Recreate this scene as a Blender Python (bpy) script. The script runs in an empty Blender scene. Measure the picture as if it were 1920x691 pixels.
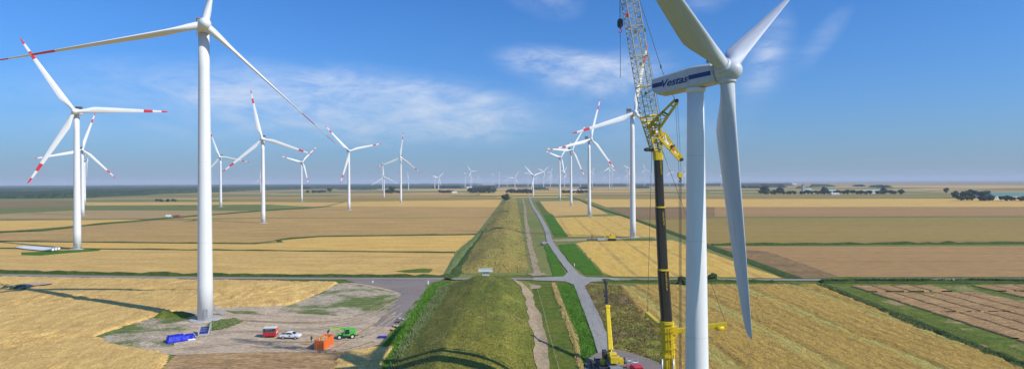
import bpy, bmesh, math, random
from mathutils import Vector, Matrix, noise
R = math.radians
random.seed(7)
scene = bpy.context.scene
COL = scene.collection

# ------------------------------------------------------------------ camera, sky, sun, exposure
F_PX, CX, CY, CAMZ, ROLL = 1100.0, 960.0, 341.0, 40.0, R(0.3)
cam_d = bpy.data.cameras.new('camera'); cam = bpy.data.objects.new('camera', cam_d); COL.objects.link(cam)
cam_d.sensor_width = 36; cam_d.lens = 36 * F_PX / 1920
cam_d.shift_y = -(345.5 - CY) / 1920
cam_d.clip_start = 0.5; cam_d.clip_end = 200000
V_R = Vector((math.cos(ROLL), 0, -math.sin(ROLL))); V_U = Vector((math.sin(ROLL), 0, math.cos(ROLL))); V_F = Vector((0, 1, 0))
cam.matrix_world = Matrix((( V_R.x, V_U.x, -V_F.x, 0), (V_R.y, V_U.y, -V_F.y, 0), (V_R.z, V_U.z, -V_F.z, CAMZ), (0, 0, 0, 1)))
scene.camera = cam

SUN_EL = R(38); SUN_AZ = math.atan2(0.885, -0.466)      # bearing from +Y towards +X
sun_dir = Vector((math.sin(SUN_AZ) * math.cos(SUN_EL), math.cos(SUN_AZ) * math.cos(SUN_EL), math.sin(SUN_EL)))
sd = bpy.data.lights.new('sun', 'SUN'); sd.energy = 4.6; sd.angle = R(0.5); sd.color = (1.0, 0.94, 0.84)
sun = bpy.data.objects.new('sun', sd); COL.objects.link(sun)
sun.rotation_euler = (-sun_dir).to_track_quat('-Z', 'Y').to_euler(); sun.location = (300, -150, 400)

scene.view_settings.view_transform = 'Standard'; scene.view_settings.look = 'None'
scene.view_settings.exposure = 0.0; scene.view_settings.gamma = 1.0
scene.view_settings.use_curve_mapping = False

class NT:
    """tiny helper around a node tree"""
    def __init__(s, nt): s.nt = nt; s.n = nt.nodes; s.l = nt.links
    def add(s, t, **kw):
        x = s.n.new(t)
        for k, v in kw.items(): setattr(x, k, v)
        return x
    def link(s, a, b): s.l.new(a, b)
    def val(s, sock, v):
        if hasattr(v, 'is_linked') or hasattr(v, 'links'): s.l.new(v, sock)
        else: sock.default_value = v
    def math(s, op, a, b=0.0, c=0.0, clamp=False):
        x = s.add('ShaderNodeMath', operation=op, use_clamp=clamp)
        s.val(x.inputs[0], a); s.val(x.inputs[1], b)
        if op in ('MULTIPLY_ADD', 'SMOOTH_MIN'): s.val(x.inputs[2], c)
        return x.outputs[0]
    def noise(s, vec, scale, detail=4, rough=0.55, dist=0.0):
        x = s.add('ShaderNodeTexNoise'); s.l.new(vec, x.inputs['Vector'])
        x.inputs['Scale'].default_value = scale; x.inputs['Detail'].default_value = detail
        x.inputs['Roughness'].default_value = rough; x.inputs['Distortion'].default_value = dist
        return x.outputs['Fac']
    def ramp(s, fac, lo, hi, interp='LINEAR'):
        x = s.add('ShaderNodeMapRange'); x.interpolation_type = 'SMOOTHSTEP' if interp == 'S' else 'LINEAR'
        s.val(x.inputs['Value'], fac); x.inputs['From Min'].default_value = lo; x.inputs['From Max'].default_value = hi
        return x.outputs[0]
    def mix(s, fac, a, b, blend='MIX'):
        x = s.add('ShaderNodeMix', data_type='RGBA', blend_type=blend)
        s.val(x.inputs['Factor'], fac)
        for sock, v in ((x.inputs['A'], a), (x.inputs['B'], b)): pass
        A = [i for i in x.inputs if i.name == 'A' and i.type == 'RGBA'][0]; B = [i for i in x.inputs if i.name == 'B' and i.type == 'RGBA'][0]
        s.val(A, a if hasattr(a, 'links') else (*a, 1)[:4]); s.val(B, b if hasattr(b, 'links') else (*b, 1)[:4])
        return [o for o in x.outputs if o.type == 'RGBA'][0]
    def mapping(s, vec, rot=0, scale=(1, 1, 1), loc=(0, 0, 0)):
        x = s.add('ShaderNodeMapping'); s.l.new(vec, x.inputs['Vector'])
        x.inputs['Rotation'].default_value = (0, 0, rot); x.inputs['Scale'].default_value = scale; x.inputs['Location'].default_value = loc
        return x.outputs[0]

world = bpy.data.worlds.new('World'); scene.world = world; world.use_nodes = True
w = NT(world.node_tree); w.n.clear()
sky = w.add('ShaderNodeTexSky', sky_type='NISHITA'); sky.sun_disc = False
sky.sun_elevation = SUN_EL; sky.sun_rotation = SUN_AZ; sky.altitude = 0; sky.air_density = 1.0; sky.dust_density = 1.2; sky.ozone_density = 3.0
SKY_STRENGTH = 0.10
tc = w.add('ShaderNodeTexCoord'); sep = w.add('ShaderNodeSeparateXYZ'); w.link(tc.outputs['Generated'], sep.inputs[0])
az = w.math('ARCTAN2', sep.outputs[0], sep.outputs[1]); el = w.math('ARCSINE', sep.outputs[2])
cmb = w.add('ShaderNodeCombineXYZ'); w.link(az, cmb.inputs[0]); w.link(el, cmb.inputs[1]); ang = cmb.outputs[0]
def cloud_patch(a0, e0, sa, se, rot, amt):
    """soft oval region of thin cirrus around a bearing (deg) and elevation (deg)"""
    a = w.math('SUBTRACT', az, R(a0)); e = w.math('SUBTRACT', el, R(e0))
    c, s_ = math.cos(R(rot)), math.sin(R(rot))
    p = w.math('ADD', w.math('MULTIPLY', a, c), w.math('MULTIPLY', e, s_)); q = w.math('SUBTRACT', w.math('MULTIPLY', e, c), w.math('MULTIPLY', a, s_))
    p = w.math('DIVIDE', p, R(sa)); q = w.math('DIVIDE', q, R(se))
    d = w.math('ADD', w.math('MULTIPLY', p, p), w.math('MULTIPLY', q, q))
    g = w.math('EXPONENT', w.math('MULTIPLY', d, -1.0))
    return w.math('MULTIPLY', g, amt)
patches = [cloud_patch(-12, 7.1, 10.5, 2.1, -3, 2.3), cloud_patch(-6, 6.6, 4.2, 1.9, -10, 1.3), cloud_patch(-26, 8.5, 12, 2.2, 3, .5),
           cloud_patch(-26, 5, 18, 2.5, 0, .35), cloud_patch(5.5, 10.9, 4.6, 1.2, -10, 2.2), cloud_patch(10.0, 10.2, 4.5, 1.7, 10, .9),
           cloud_patch(23.5, 10.8, 1.5, 3.2, -22, .8), cloud_patch(3, 18, 3.5, 2, -20, .55), cloud_patch(19, 17, 3.5, 1.6, 20, .4),
           cloud_patch(28, 12, 3, 1, 50, .35), cloud_patch(14, 5, 9, 3, 0, .3), cloud_patch(150, 20, 40, 9, 0, .8), cloud_patch(-110, 25, 30, 8, 10, .8)]
msk = patches[0]
for p_ in patches[1:]: msk = w.math('ADD', msk, p_)
mv = w.mapping(ang, rot=R(6), scale=(1, 3.2, 1))
n1 = w.noise(mv, 9, 9, .62, .6); n2 = w.noise(mv, 34, 8, .65, .5)
cl = w.math('ADD', w.math('MULTIPLY', n1, .75), w.math('MULTIPLY', n2, .25))
cl = w.math('MULTIPLY', w.ramp(cl, .30, .68), w.ramp(w.math('MULTIPLY', msk, w.math('ADD', n1, .45)), .08, .95), clamp=True)
cl = w.math('MULTIPLY', cl, .80)
tint = w.mix(1.0, sky.outputs[0], (0.36, 0.92, 1.60), 'MULTIPLY')
csky = w.mix(cl, tint, (8.2, 8.9, 10.2))
hz_f = w.math('MULTIPLY', w.math('EXPONENT', w.math('MULTIPLY', w.math('MAXIMUM', el, 0.0), -1 / R(5.6))), .80)
csky = w.mix(hz_f, csky, (3.3, 4.2, 5.35))
bg = w.add('ShaderNodeBackground'); w.link(csky, bg.inputs[0]); bg.inputs[1].default_value = SKY_STRENGTH
wo = w.add('ShaderNodeOutputWorld'); w.link(bg.outputs[0], wo.inputs[0])

# ------------------------------------------------------------------ placing things on the ground of the place
def ray(x, y): return (x - CX) * V_R + (CY - y) * V_U + F_PX * V_F
def gnd(x, y, z=0.0):
    d = ray(x, y); t = (z - CAMZ) / d.z
    return Vector((d.x * t, d.y * t, z))
def at_depth(x, y, Y):
    d = ray(x, y); t = Y / d.y
    return Vector((d.x * t, Y, CAMZ + d.z * t))

# ------------------------------------------------------------------ mesh helpers
def link(name, me, m=None, parent=None):
    o = bpy.data.objects.new(name, me); COL.objects.link(o)
    if m is not None:
        for mm in (m if isinstance(m, (list, tuple)) else [m]): me.materials.append(mm)
    if parent is not None: o.parent = parent
    return o
class MB:
    def __init__(s): s.v = []; s.f = []; s.mi = []; s.sm = []
    def face(s, pts, mi=0, sm=False):
        b = len(s.v); s.v += [tuple(p) for p in pts]; s.f.append(list(range(b, b + len(pts)))); s.mi.append(mi); s.sm.append(sm)
    def box(s, c, size, mi=0, rz=0, mat=None, bev=0):
        hx, hy, hz = size[0] / 2, size[1] / 2, size[2] / 2
        P = [Vector((x * hx, y * hy, z * hz)) for z in (-1, 1) for x, y in ((-1, -1), (1, -1), (1, 1), (-1, 1))]
        M = (mat if mat is not None else Matrix.Rotation(rz, 4, 'Z')); c = Vector(c)
        P = [M @ p + c for p in P]; b = len(s.v); s.v += [tuple(p) for p in P]
        for q in ((3, 2, 1, 0), (4, 5, 6, 7), (0, 1, 5, 4), (1, 2, 6, 5), (2, 3, 7, 6), (3, 0, 4, 7)):
            s.f.append([b + i for i in q]); s.mi.append(mi); s.sm.append(False)
    def bar(s, a, b, w_, h_=None, mi=0):
        """square bar between two points"""
        a, b = Vector(a), Vector(b); h_ = h_ or w_; d = b - a; L = d.length
        if L < 1e-6: return
        q = d.to_track_quat('Z', 'Y').to_matrix().to_4x4()
        s.box((a + b) / 2, (w_, h_, L), mi, mat=q)
    def tube(s, a, b, ra, rb=None, n=12, mi=0, caps=True, sm=True):
        a, b = Vector(a), Vector(b); rb = ra if rb is None else rb
        q = (b - a).to_track_quat('Z', 'Y'); base = len(s.v)
        for c, r in ((a, ra), (b, rb)):
            for i in range(n):
                t = 2 * math.pi * i / n; s.v.append(tuple(c + q @ Vector((r * math.cos(t), r * math.sin(t), 0))))
        for i in range(n):
            j = (i + 1) % n; s.f.append([base + i, base + j, base + n + j, base + n + i]); s.mi.append(mi); s.sm.append(sm)
        if caps:
            s.f.append([base + i for i in reversed(range(n))]); s.mi.append(mi); s.sm.append(False)
            s.f.append([base + n + i for i in range(n)]); s.mi.append(mi); s.sm.append(False)
    def rings(s, rings, mi=0, sm=True, cap=True, mis=None):
        n = len(rings[0]); base = len(s.v)
        for r in rings: s.v += [tuple(p) for p in r]
        for k in range(len(rings) - 1):
            for i in range(n):
                j = (i + 1) % n
                s.f.append([base + k * n + i, base + k * n + j, base + (k + 1) * n + j, base + (k + 1) * n + i]); s.mi.append(mis[k] if mis else mi); s.sm.append(sm)
        if cap:
            s.f.append([base + i for i in reversed(range(n))]); s.mi.append(mis[0] if mis else mi); s.sm.append(False)
            e = base + (len(rings) - 1) * n; s.f.append([e + i for i in range(n)]); s.mi.append(mis[-1] if mis else mi); s.sm.append(False)
    def prism(s, prof, y0, y1, mi=0, axis='Y', M=None):
        """profile of (a,b) points extruded; a->x, b->z, extruded along y"""
        A = [Vector((p[0], y0, p[1])) for p in prof]; B = [Vector((p[0], y1, p[1])) for p in prof]
        if M is not None: A = [M @ p for p in A]; B = [M @ p for p in B]
        n = len(prof); b = len(s.v); s.v += [tuple(p) for p in A + B]
        s.f.append([b + i for i in range(n)]); s.mi.append(mi); s.sm.append(False)
        s.f.append([b + n + i for i in reversed(range(n))]); s.mi.append(mi); s.sm.append(False)
        for i in range(n):
            j = (i + 1) % n; s.f.append([b + j, b + i, b + n + i, b + n + j]); s.mi.append(mi); s.sm.append(False)
    def mesh(s, name):
        me = bpy.data.meshes.new(name); me.from_pydata(s.v, [], s.f)
        for p, mi, sm in zip(me.polygons, s.mi, s.sm): p.material_index = mi; p.use_smooth = sm
        me.update(); return me
    def build(s, name, m, parent=None, bevel=0):
        me = s.mesh(name)
        bm = bmesh.new(); bm.from_mesh(me); bmesh.ops.recalc_face_normals(bm, faces=bm.faces); bm.to_mesh(me); bm.free()
        o = link(name, me, m, parent)
        if bevel:
            md = o.modifiers.new('bevel', 'BEVEL'); md.width = bevel; md.segments = 2; md.limit_method = 'ANGLE'; md.angle_limit = R(40)
        return o
def thing(name, label, cat, loc=(0, 0, 0), rz=0, group=None):
    o = bpy.data.objects.new(name, None); COL.objects.link(o); o.empty_display_size = 1
    o.location = loc; o.rotation_euler = (0, 0, rz); return tag(o, label, cat, group)
def tag(o, label, cat, group=None):
    o['label'] = label; o['category'] = cat
    if group: o['group'] = group
    return o
def struct(o): o['kind'] = 'structure'; return o
def stuff(o, label=None, cat=None):
    o['kind'] = 'stuff'
    if label: o['label'] = label
    if cat: o['category'] = cat
    return o
def copy_tree(root, loc, rz=0, scale=1.0, label=None, group=None):
    c = root.copy(); COL.objects.link(c); c.location = loc; c.rotation_euler = (0, 0, rz); c.scale = (scale,) * 3
    if label: c['label'] = label
    if group: c['group'] = group
    def rec(src, dst):
        for ch in [o for o in src.children]:
            d = ch.copy(); COL.objects.link(d); d.parent = dst; rec(ch, d)
    rec(root, c); return c

# ------------------------------------------------------------------ materials
def paint(name, col, rough=.5, spec=.4, metal=0, var=.12, scale=1.5, dirt=None, dirt_amt=.0, stretch=(1, 1, 1), bump=0.0):
    m = bpy.data.materials.new(name); m.use_nodes = True; t = NT(m.node_tree); b = t.n['Principled BSDF']
    co = t.add('ShaderNodeTexCoord').outputs['Object']; v = t.mapping(co, scale=stretch)
    n = t.noise(v, scale, 5, .6); lo = tuple(c * (1 - var) for c in col); hi = tuple(min(1, c * (1 + var)) for c in col)
    c = t.mix(t.ramp(n, .3, .7), lo, hi)
    if dirt: c = t.mix(t.math('MULTIPLY', t.ramp(t.noise(v, scale * 2.3, 6, .7), .5, .75), dirt_amt), c, dirt)
    t.link(c, b.inputs['Base Color']); b.inputs['Metallic'].default_value = metal
    b.inputs['Specular IOR Level'].default_value = spec
    t.link(t.math('ADD', t.math('MULTIPLY', n, .25), rough - .12), b.inputs['Roughness'])
    if bump:
        bp = t.add('ShaderNodeBump'); bp.inputs['Strength'].default_value = bump; bp.inputs['Distance'].default_value = .05
        t.link(n, bp.inputs['Height']); t.link(bp.outputs[0], b.inputs['Normal'])
    return m
def soil(name, stops, big=.02, mid=.25, fine=2.5, rot=0, aniso=(1, 1), stripe=None, bump=.5, bdist=.25, contrast=1.0, patch=None, rough=.95):
    """outdoor ground cover: two tones by large noise, third by mid noise, fine grain, optional tram lines, optional second cover in patches"""
    def sat(c, k=1.14, g=1.07):
        l = .3 * c[0] + .6 * c[1] + .1 * c[2]; return tuple(max(.004, (l + (x - l) * k) * g) for x in c)
    stops = [sat(c) for c in stops]
    m = bpy.data.materials.new(name); m.use_nodes = True; t = NT(m.node_tree); b = t.n['Principled BSDF']
    pos = t.add('ShaderNodeNewGeometry').outputs['Position']
    v = t.mapping(pos, rot=R(rot)); va = t.mapping(v, scale=(aniso[0], aniso[1], 1))
    nb = t.noise(va, big, 5, .6, .4); nm = t.noise(va, mid, 5, .65, .3); nf = t.noise(va, fine, 5, .7)
    c = t.mix(t.ramp(nb, .35, .65), stops[0], stops[1])
    c = t.mix(t.math('MULTIPLY', t.ramp(nm, .42, .72), .5), c, stops[2])
    g = t.math('ADD', t.math('MULTIPLY', t.math('SUBTRACT', nf, .5), 3.2 * contrast), 1.0)
    g2 = t.math('ADD', t.math('MULTIPLY', t.math('SUBTRACT', nm, .5), 1.3 * contrast), 1.0)
    gg = t.math('MULTIPLY', g, g2); cc = t.add('ShaderNodeCombineXYZ')
    for i in range(3): t.link(gg, cc.inputs[i])
    if stripe:
        for (per, wid, amt, col) in stripe:
            sx = t.add('ShaderNodeSeparateXYZ'); t.link(v, sx.inputs[0])
            xx = t.math('ADD', sx.outputs[0], t.math('MULTIPLY', t.noise(v, .03, 2), 3.0))
            fr = t.math('FRACT', t.math('DIVIDE', xx, per)); dd = t.math('ABSOLUTE', t.math('SUBTRACT', fr, .5))
            k = t.ramp(dd, wid / per, wid / per * .45)
            br = t.ramp(t.noise(v, .08, 3), .35, .6)
            c = t.mix(t.math('MULTIPLY', t.math('MULTIPLY', k, amt), br, clamp=True), c, col)
    if patch:
        psc, lo, hi, pc1, pc2 = patch
        pm = t.noise(v, psc, 8, .65, .5); pc = t.mix(nm, pc1, pc2)
        c = t.mix(t.ramp(pm, lo, hi), c, pc)
    c = t.mix(1.0, c, cc.outputs[0], 'MULTIPLY')
    t.link(c, b.inputs['Base Color']); b.inputs['Roughness'].default_value = rough; b.inputs['Specular IOR Level'].default_value = .15
    bp = t.add('ShaderNodeBump'); bp.inputs['Strength'].default_value = bump; bp.inputs['Distance'].default_value = bdist
    t.link(t.math('ADD', nf, t.math('MULTIPLY', nm, 2.0)), bp.inputs['Height']); t.link(bp.outputs[0], b.inputs['Normal'])
    return m
M = {}
M['white'] = paint('white_turbine_paint', (.74, .74, .73), .42, .5, var=.03, scale=.4, dirt=(.5, .49, .45), dirt_amt=.12, stretch=(1, 1, .25))
M['offwhite'] = paint('weathered_blade_paint', (.53, .55, .58), .45, .5, var=.07, scale=.5, dirt=(.33, .32, .29), dirt_amt=.45, stretch=(2.5, 2.5, .14))
M['red'] = paint('red_blade_paint', (.62, .03, .045), .45, .4, var=.06)
M['grey'] = paint('grey_metal', (.25, .26, .27), .5, .4, var=.15)
M['dark'] = paint('dark_gap', (.05, .05, .055), .6, .3)
M['concrete'] = paint('concrete', (.42, .40, .37), .85, .2, var=.15, scale=.8, bump=.3)
M['navy'] = paint('navy_stripe_paint', (.02, .045, .22), .45, .4, var=.06)
M['yellow'] = paint('yellow_crane_paint', (.70, .50, .015), .42, .45, var=.1, scale=.8, dirt=(.3, .2, .05), dirt_amt=.5)
M['boomdark'] = paint('black_boom_paint', (.030, .025, .020), .42, .5, var=.2, scale=.6, stretch=(1, 1, .2))
M['black'] = paint('black_rubber', (.02, .02, .02), .7, .3)
M['rope'] = paint('steel_rope', (.07, .07, .07), .5, .5)
M['lattice'] = paint('worn_lattice_steel', (.42, .34, .10), .5, .4, var=.25, scale=.7, dirt=(.35, .35, .33), dirt_amt=.7)
M['truckred'] = paint('red_truck_paint', (.55, .015, .03), .35, .5)
M['orange'] = paint('orange_container_paint', (.75, .17, .03), .5, .4, var=.12, dirt=(.3, .1, .04), dirt_amt=.4)
M['green'] = paint('bright_green_paint', (.07, .52, .04), .4, .5)
M['lime'] = paint('lime_boom_paint', (.33, .58, .04), .4, .5)
M['carwhite'] = paint('white_car_paint', (.8, .8, .8), .25, .6, var=.02)
M['glass'] = paint('dark_window_glass', (.02, .025, .03), .12, .8)
M['tarp'] = paint('blue_plastic_tarp', (.012, .025, .42), .5, .25, var=.3, scale=1.2)
M['steel'] = paint('galvanised_steel', (.50, .52, .55), .4, .5, .3)
M['wood'] = paint('pale_timber', (.50, .33, .15), .8, .2, var=.25, scale=3)
M['timberfill'] = paint('splintered_timber', (.58, .42, .22), .9, .1, var=.35, scale=5)
M['roofgreen'] = paint('pale_green_sheet_roof', (.33, .42, .34), .6, .3)
M['tealroof'] = paint('teal_sheet_roof', (.10, .22, .20), .6, .3)
M['roofred'] = paint('brown_tile_roof', (.22, .10, .07), .8, .2)
M['plaster'] = paint('pale_plaster', (.66, .64, .58), .8, .2)
M['brick'] = paint('brown_brick', (.26, .15, .11), .9, .2)
M['stone'] = paint('pale_church_brick', (.50, .44, .36), .9, .2)
M['skin'] = paint('skin', (.45, .27, .19), .6, .3)
M['cloth'] = paint('dark_work_clothes', (.03, .03, .035), .9, .1)
M['hair'] = paint('dark_hair', (.03, .02, .015), .8, .2)
M['bark'] = paint('bark', (.09, .065, .045), .9, .1, var=.3, scale=3)
M['hivis'] = paint('orange_vest', (.8, .2, .03), .8, .2)
M['bluebox'] = paint('blue_box_paint', (.02, .05, .25), .4, .4)
def leafmat(name, a, b_):
    m = bpy.data.materials.new(name); m.use_nodes = True; t = NT(m.node_tree); b = t.n['Principled BSDF']
    pos = t.add('ShaderNodeNewGeometry').outputs['Position']; n = t.noise(pos, .8, 4, .7); n2 = t.noise(pos, 6, 3, .7)
    t.link(t.mix(t.ramp(t.math('ADD', t.math('MULTIPLY', n, .6), t.math('MULTIPLY', n2, .4)), .35, .65), a, b_), b.inputs['Base Color'])
    b.inputs['Roughness'].default_value = .8; b.inputs['Specular IOR Level'].default_value = .2
    return m
M['leaf'] = leafmat('dark_tree_leaves', (.018, .04, .012), (.05, .085, .025))
M['leaf2'] = leafmat('bush_leaves', (.025, .055, .012), (.07, .12, .03))
M['reed'] = leafmat('reed_blades', (.14, .19, .06), (.24, .28, .11))
M['grassblade'] = leafmat('grass_blades', (.085, .21, .018), (.15, .28, .035))
M['wheatear'] = leafmat('wheat_ears', (.5, .36, .14), (.7, .52, .24))
M['hedge'] = soil('hedge_green', [(.035, .06, .015), (.06, .09, .025), (.10, .11, .035)], .05, .5, 3, bump=.9)

M['ground'] = soil('mixed_grassland', [(.14, .17, .05), (.22, .19, .08), (.10, .15, .035)], .01, .15, 2.2, bump=.5)
M['wheatA'] = soil('ripe_wheat_near', [(.55, .37, .155), (.50, .33, .135), (.60, .42, .18)], .03, .35, 2.6, rot=80, aniso=(.35, 1), bump=.6, bdist=.3, contrast=.62,
                   stripe=[(24, 1.6, .35, (.40, .25, .08)), (5.2, .8, .22, (.46, .28, .09))])
M['wheatC'] = soil('ripe_wheat_rows', [(.43, .285, .095), (.38, .25, .08), (.47, .32, .11)], .03, .8, 3.0, rot=-2, aniso=(1.3, .45), bump=.9, bdist=.4, contrast=.85,
                   stripe=[(21, 3.4, .95, (.42, .37, .10)), (3.4, .9, .6, (.29, .19, .06))])
M['wheatB'] = soil('wheat_pale', [(.52, .34, .13), (.47, .31, .125), (.56, .38, .16)], .012, .12, 1.6, rot=92, aniso=(1, .25), bump=.4, contrast=.5, stripe=[(25, 1.8, .35, (.40, .27, .115))])
M['wheatO'] = soil('wheat_orange', [(.56, .36, .125), (.52, .34, .125), (.59, .39, .145)], .012, .12, 1.6, rot=92, aniso=(1, .25), bump=.4, contrast=.5, stripe=[(23, 1.8, .4, (.42, .27, .09))])
M['wheatR'] = soil('wheat_right_strip', [(.55, .36, .11), (.50, .33, .11), (.60, .41, .15)], .015, .2, 1.8, rot=2.5, aniso=(1.2, .3), bump=.5, contrast=.45,
                   stripe=[(17, 1.5, .75, (.34, .22, .08)), (3.6, .5, .25, (.42, .28, .10))])
M['stubble'] = soil('stubble_tan', [(.40, .26, .105), (.35, .23, .10), (.44, .29, .12)], .008, .09, 1.2, rot=92, aniso=(1, .18), bump=.4, contrast=.5, stripe=[(30, 2.2, .35, (.30, .20, .08))])
M['stubble_grey'] = soil('stubble_greybrown', [(.33, .235, .115), (.37, .26, .125), (.29, .22, .10)], .008, .09, 1.2, rot=92, aniso=(1, .18), bump=.4, contrast=.5, stripe=[(26, 2.0, .35, (.25, .18, .09))])
M['brownfield'] = soil('brown_field', [(.30, .185, .09), (.36, .225, .10), (.27, .17, .085)], .006, .08, 1.2, rot=92, aniso=(1, .12), bump=.4, contrast=.5, stripe=[(28, 2.5, .4, (.24, .15, .07))])
M['dark_soil'] = soil('dark_bare_soil', [(.20, .13, .065), (.235, .155, .075), (.18, .12, .06)], .01, .1, 1.5, rot=1, aniso=(.2, 1), bump=.4)
M['olive'] = soil('olive_crop', [(.24, .185, .055), (.31, .21, .08), (.19, .17, .045)], .005, .06, 1.2, rot=92, aniso=(1, .1), bump=.4, contrast=.5, stripe=[(34, 3, .35, (.19, .15, .05))])
M['greenfield'] = soil('green_crop', [(.12, .145, .045), (.17, .165, .055), (.09, .125, .035)], .006, .06, 1.2, aniso=(.2, 1), bump=.4)
M['verge'] = soil('verge_grass', [(.07, .115, .02), (.12, .135, .03), (.16, .145, .045)], .05, .3, 2.4, bump=.8)
M['margin'] = soil('patchy_margin', [(.075, .12, .02), (.12, .14, .035), (.15, .145, .045)], .05, .3, 2.4, rot=0, aniso=(.4, 1.3), bump=.6, patch=(.07, .52, .60, (.36, .26, .11), (.28, .21, .08)))
M['bright'] = soil('lush_grass', [(.05, .125, .012), (.08, .155, .018), (.035, .085, .010)], .07, .35, 2.4, rot=-8, aniso=(1, .4), bump=.9)
M['dike'] = soil('dike_grass', [(.09, .12, .024), (.185, .165, .04), (.215, .18, .055)], .03, .22, 2.6, rot=-3, aniso=(1, .35), bump=.6,
                 patch=(.05, .60, .72, (.28, .20, .10), (.22, .17, .08)))
M['dikefar'] = soil('dike_dry_grass', [(.21, .18, .055), (.31, .225, .085), (.15, .15, .04)], .02, .12, 1.5, rot=-3, aniso=(1, .3), bump=.7)
M['meadow'] = soil('rough_meadow', [(.14, .16, .035), (.22, .18, .05), (.30, .21, .08)], .05, .3, 2.4, bump=.9, contrast=1.3,
                   patch=(.045, .47, .58, (.22, .13, .075), (.17, .11, .06)))
M['gravel'] = soil('gravel_hardstand', [(.45, .35, .245), (.385, .295, .205), (.49, .39, .28)], .04, .3, 2.5, rot=12, aniso=(.4, 1), bump=.35, contrast=.7,
                   stripe=[(9, 1.1, .3, (.36, .29, .225))])
M['gravel_track'] = soil('tracked_gravel', [(.345, .275, .205), (.38, .30, .22), (.31, .25, .19)], .05, .4, 2.5, bump=.3)
M['gravel_grass'] = soil('overgrown_gravel', [(.38, .31, .23), (.34, .28, .19), (.42, .35, .26)], .05, .4, 2.5, rot=18, aniso=(.5, 1), bump=.5,
                         patch=(.055, .47, .56, (.10, .15, .035), (.16, .175, .05)))
M['barebrown'] = soil('driven_brown_soil', [(.34, .22, .115), (.29, .19, .10), (.38, .26, .14)], .05, .4, 2.5, rot=5, aniso=(.3, 1), bump=.5)
M['asphalt'] = soil('worn_asphalt', [(.23, .21, .18), (.26, .235, .20), (.20, .185, .155)], .05, .4, 3, bump=.15, contrast=.5)
M['darkasphalt'] = soil('dark_junction_asphalt', [(.20, .17, .15), (.25, .205, .175), (.17, .145, .13)], .05, .3, 3, bump=.2, contrast=.5)
M['gravelroad'] = soil('grey_gravel_road', [(.27, .255, .235), (.31, .29, .26), (.24, .23, .21)], .06, .5, 3, rot=0, aniso=(1.5, .3), bump=.25, contrast=.6)
M['earth'] = soil('trodden_path', [(.36, .28, .19), (.32, .24, .16), (.28, .225, .13)], .08, .5, 3, bump=.5,
                  patch=(.25, .58, .7, (.14, .16, .04), (.17, .17, .06)))
M['dry'] = soil('dry_tall_grass', [(.36, .27, .10), (.32, .25, .09), (.24, .21, .07)], .1, .6, 3, bump=.9)
M['reedbed'] = soil('reedbed', [(.13, .17, .06), (.17, .19, .08), (.08, .12, .035)], .06, .4, 2.5, rot=14, aniso=(1, .3), bump=1)
M['forest'] = soil('far_forest', [(.022, .045, .022), (.036, .058, .028), (.018, .036, .018)], .004, .02, .15, bump=1, bdist=4, contrast=1.2)

# ------------------------------------------------------------------ ground, dike, fields
mb = MB(); S = 70000
xs = [-S, -20000, -6000, -2000, -600, -200, 0, 200, 600, 2000, 6000, 20000, S]; ys = [-3000, -300, 0, 100, 200, 400, 800, 1600, 4000, 10000, 30000, S]
V = {}
for j, y in enumerate(ys):
    for i, x in enumerate(xs): V[i, j] = len(mb.v); mb.v.append((x, y, 0))
for j in range(len(ys) - 1):
    for i in range(len(xs) - 1): mb.f.append([V[i, j], V[i + 1, j], V[i + 1, j + 1], V[i, j + 1]]); mb.mi.append(0); mb.sm.append(False)
struct(mb.build('ground', M['ground']))

def sstep(a, b, x):
    t = max(0, min(1, (x - a) / (b - a))); return t * t * (3 - 2 * t)
def dike_h(X, Y):
    cx = -1.5 * sstep(200, 100, Y) + (Y > 260) * min(1, (Y - 260) / 900) * 2.5      # the whole bank shifts a little
    x = X - cx
    if -13.5 < x < -6.5: s = 1.0
    elif x < -10: s = 1 - ((-13.5 - x) / 12.0) if x > -25.5 else 0; s = max(0, s); s = (1 - (1 - s) ** 1.5) * .4 + s * .6
    else: s = 1 - ((x + 6.5) / 14.0) if x < 7.5 else 0; s = max(0, s); s = (1 - (1 - s) ** 1.7) * .5 + sstep(0, 1, s) * .5
    H = 4.4 - 1.1 * sstep(250, 300, Y)
    e = max(sstep(241, 222, Y), sstep(257, 285, Y)) * sstep(1900, 1500, Y)
    h = H * s * e
    if h > .02:
        k = min(1, h)
        h += k * (.35 * noise.noise((X * .06, Y * .03, 1)) + .22 * noise.noise((X * .22, Y * .09, 5)) + .09 * noise.noise((X * .7, Y * .3, 9)))
        if Y > 260: h += k * .8 * noise.noise((X * .1, Y * .05, 3))
    return h if h > .03 else 0
def height_grid(name, xs, ys, hf, m, lift=.02):
    mb = MB(); id_ = {}
    H = {(i, j): hf(x, y) for i, x in enumerate(xs) for j, y in enumerate(ys)}
    def vid(i, j):
        if (i, j) not in id_: id_[i, j] = len(mb.v); mb.v.append((xs[i], ys[j], H[i, j] + lift if H[i, j] > 0 else -.15))
        return id_[i, j]
    for i in range(len(xs) - 1):
        for j in range(len(ys) - 1):
            if max(H[i, j], H[i + 1, j], H[i, j + 1], H[i + 1, j + 1]) > 0:
                mb.f.append([vid(i, j), vid(i + 1, j), vid(i + 1, j + 1), vid(i, j + 1)]); mb.mi.append(0); mb.sm.append(True)
    return struct(mb.build(name, m))
fr = lambda a, b, st: [a + st * k for k in range(int((b - a) / st) + 1)]
height_grid('dike', fr(-29, 9, .5), fr(60, 252, 1.0), dike_h, M['dike'])
height_grid('dike', fr(-31, 17, 1.0), fr(252, 620, 2.0) + fr(624, 1900, 8), dike_h, M['dikefar'])

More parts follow.
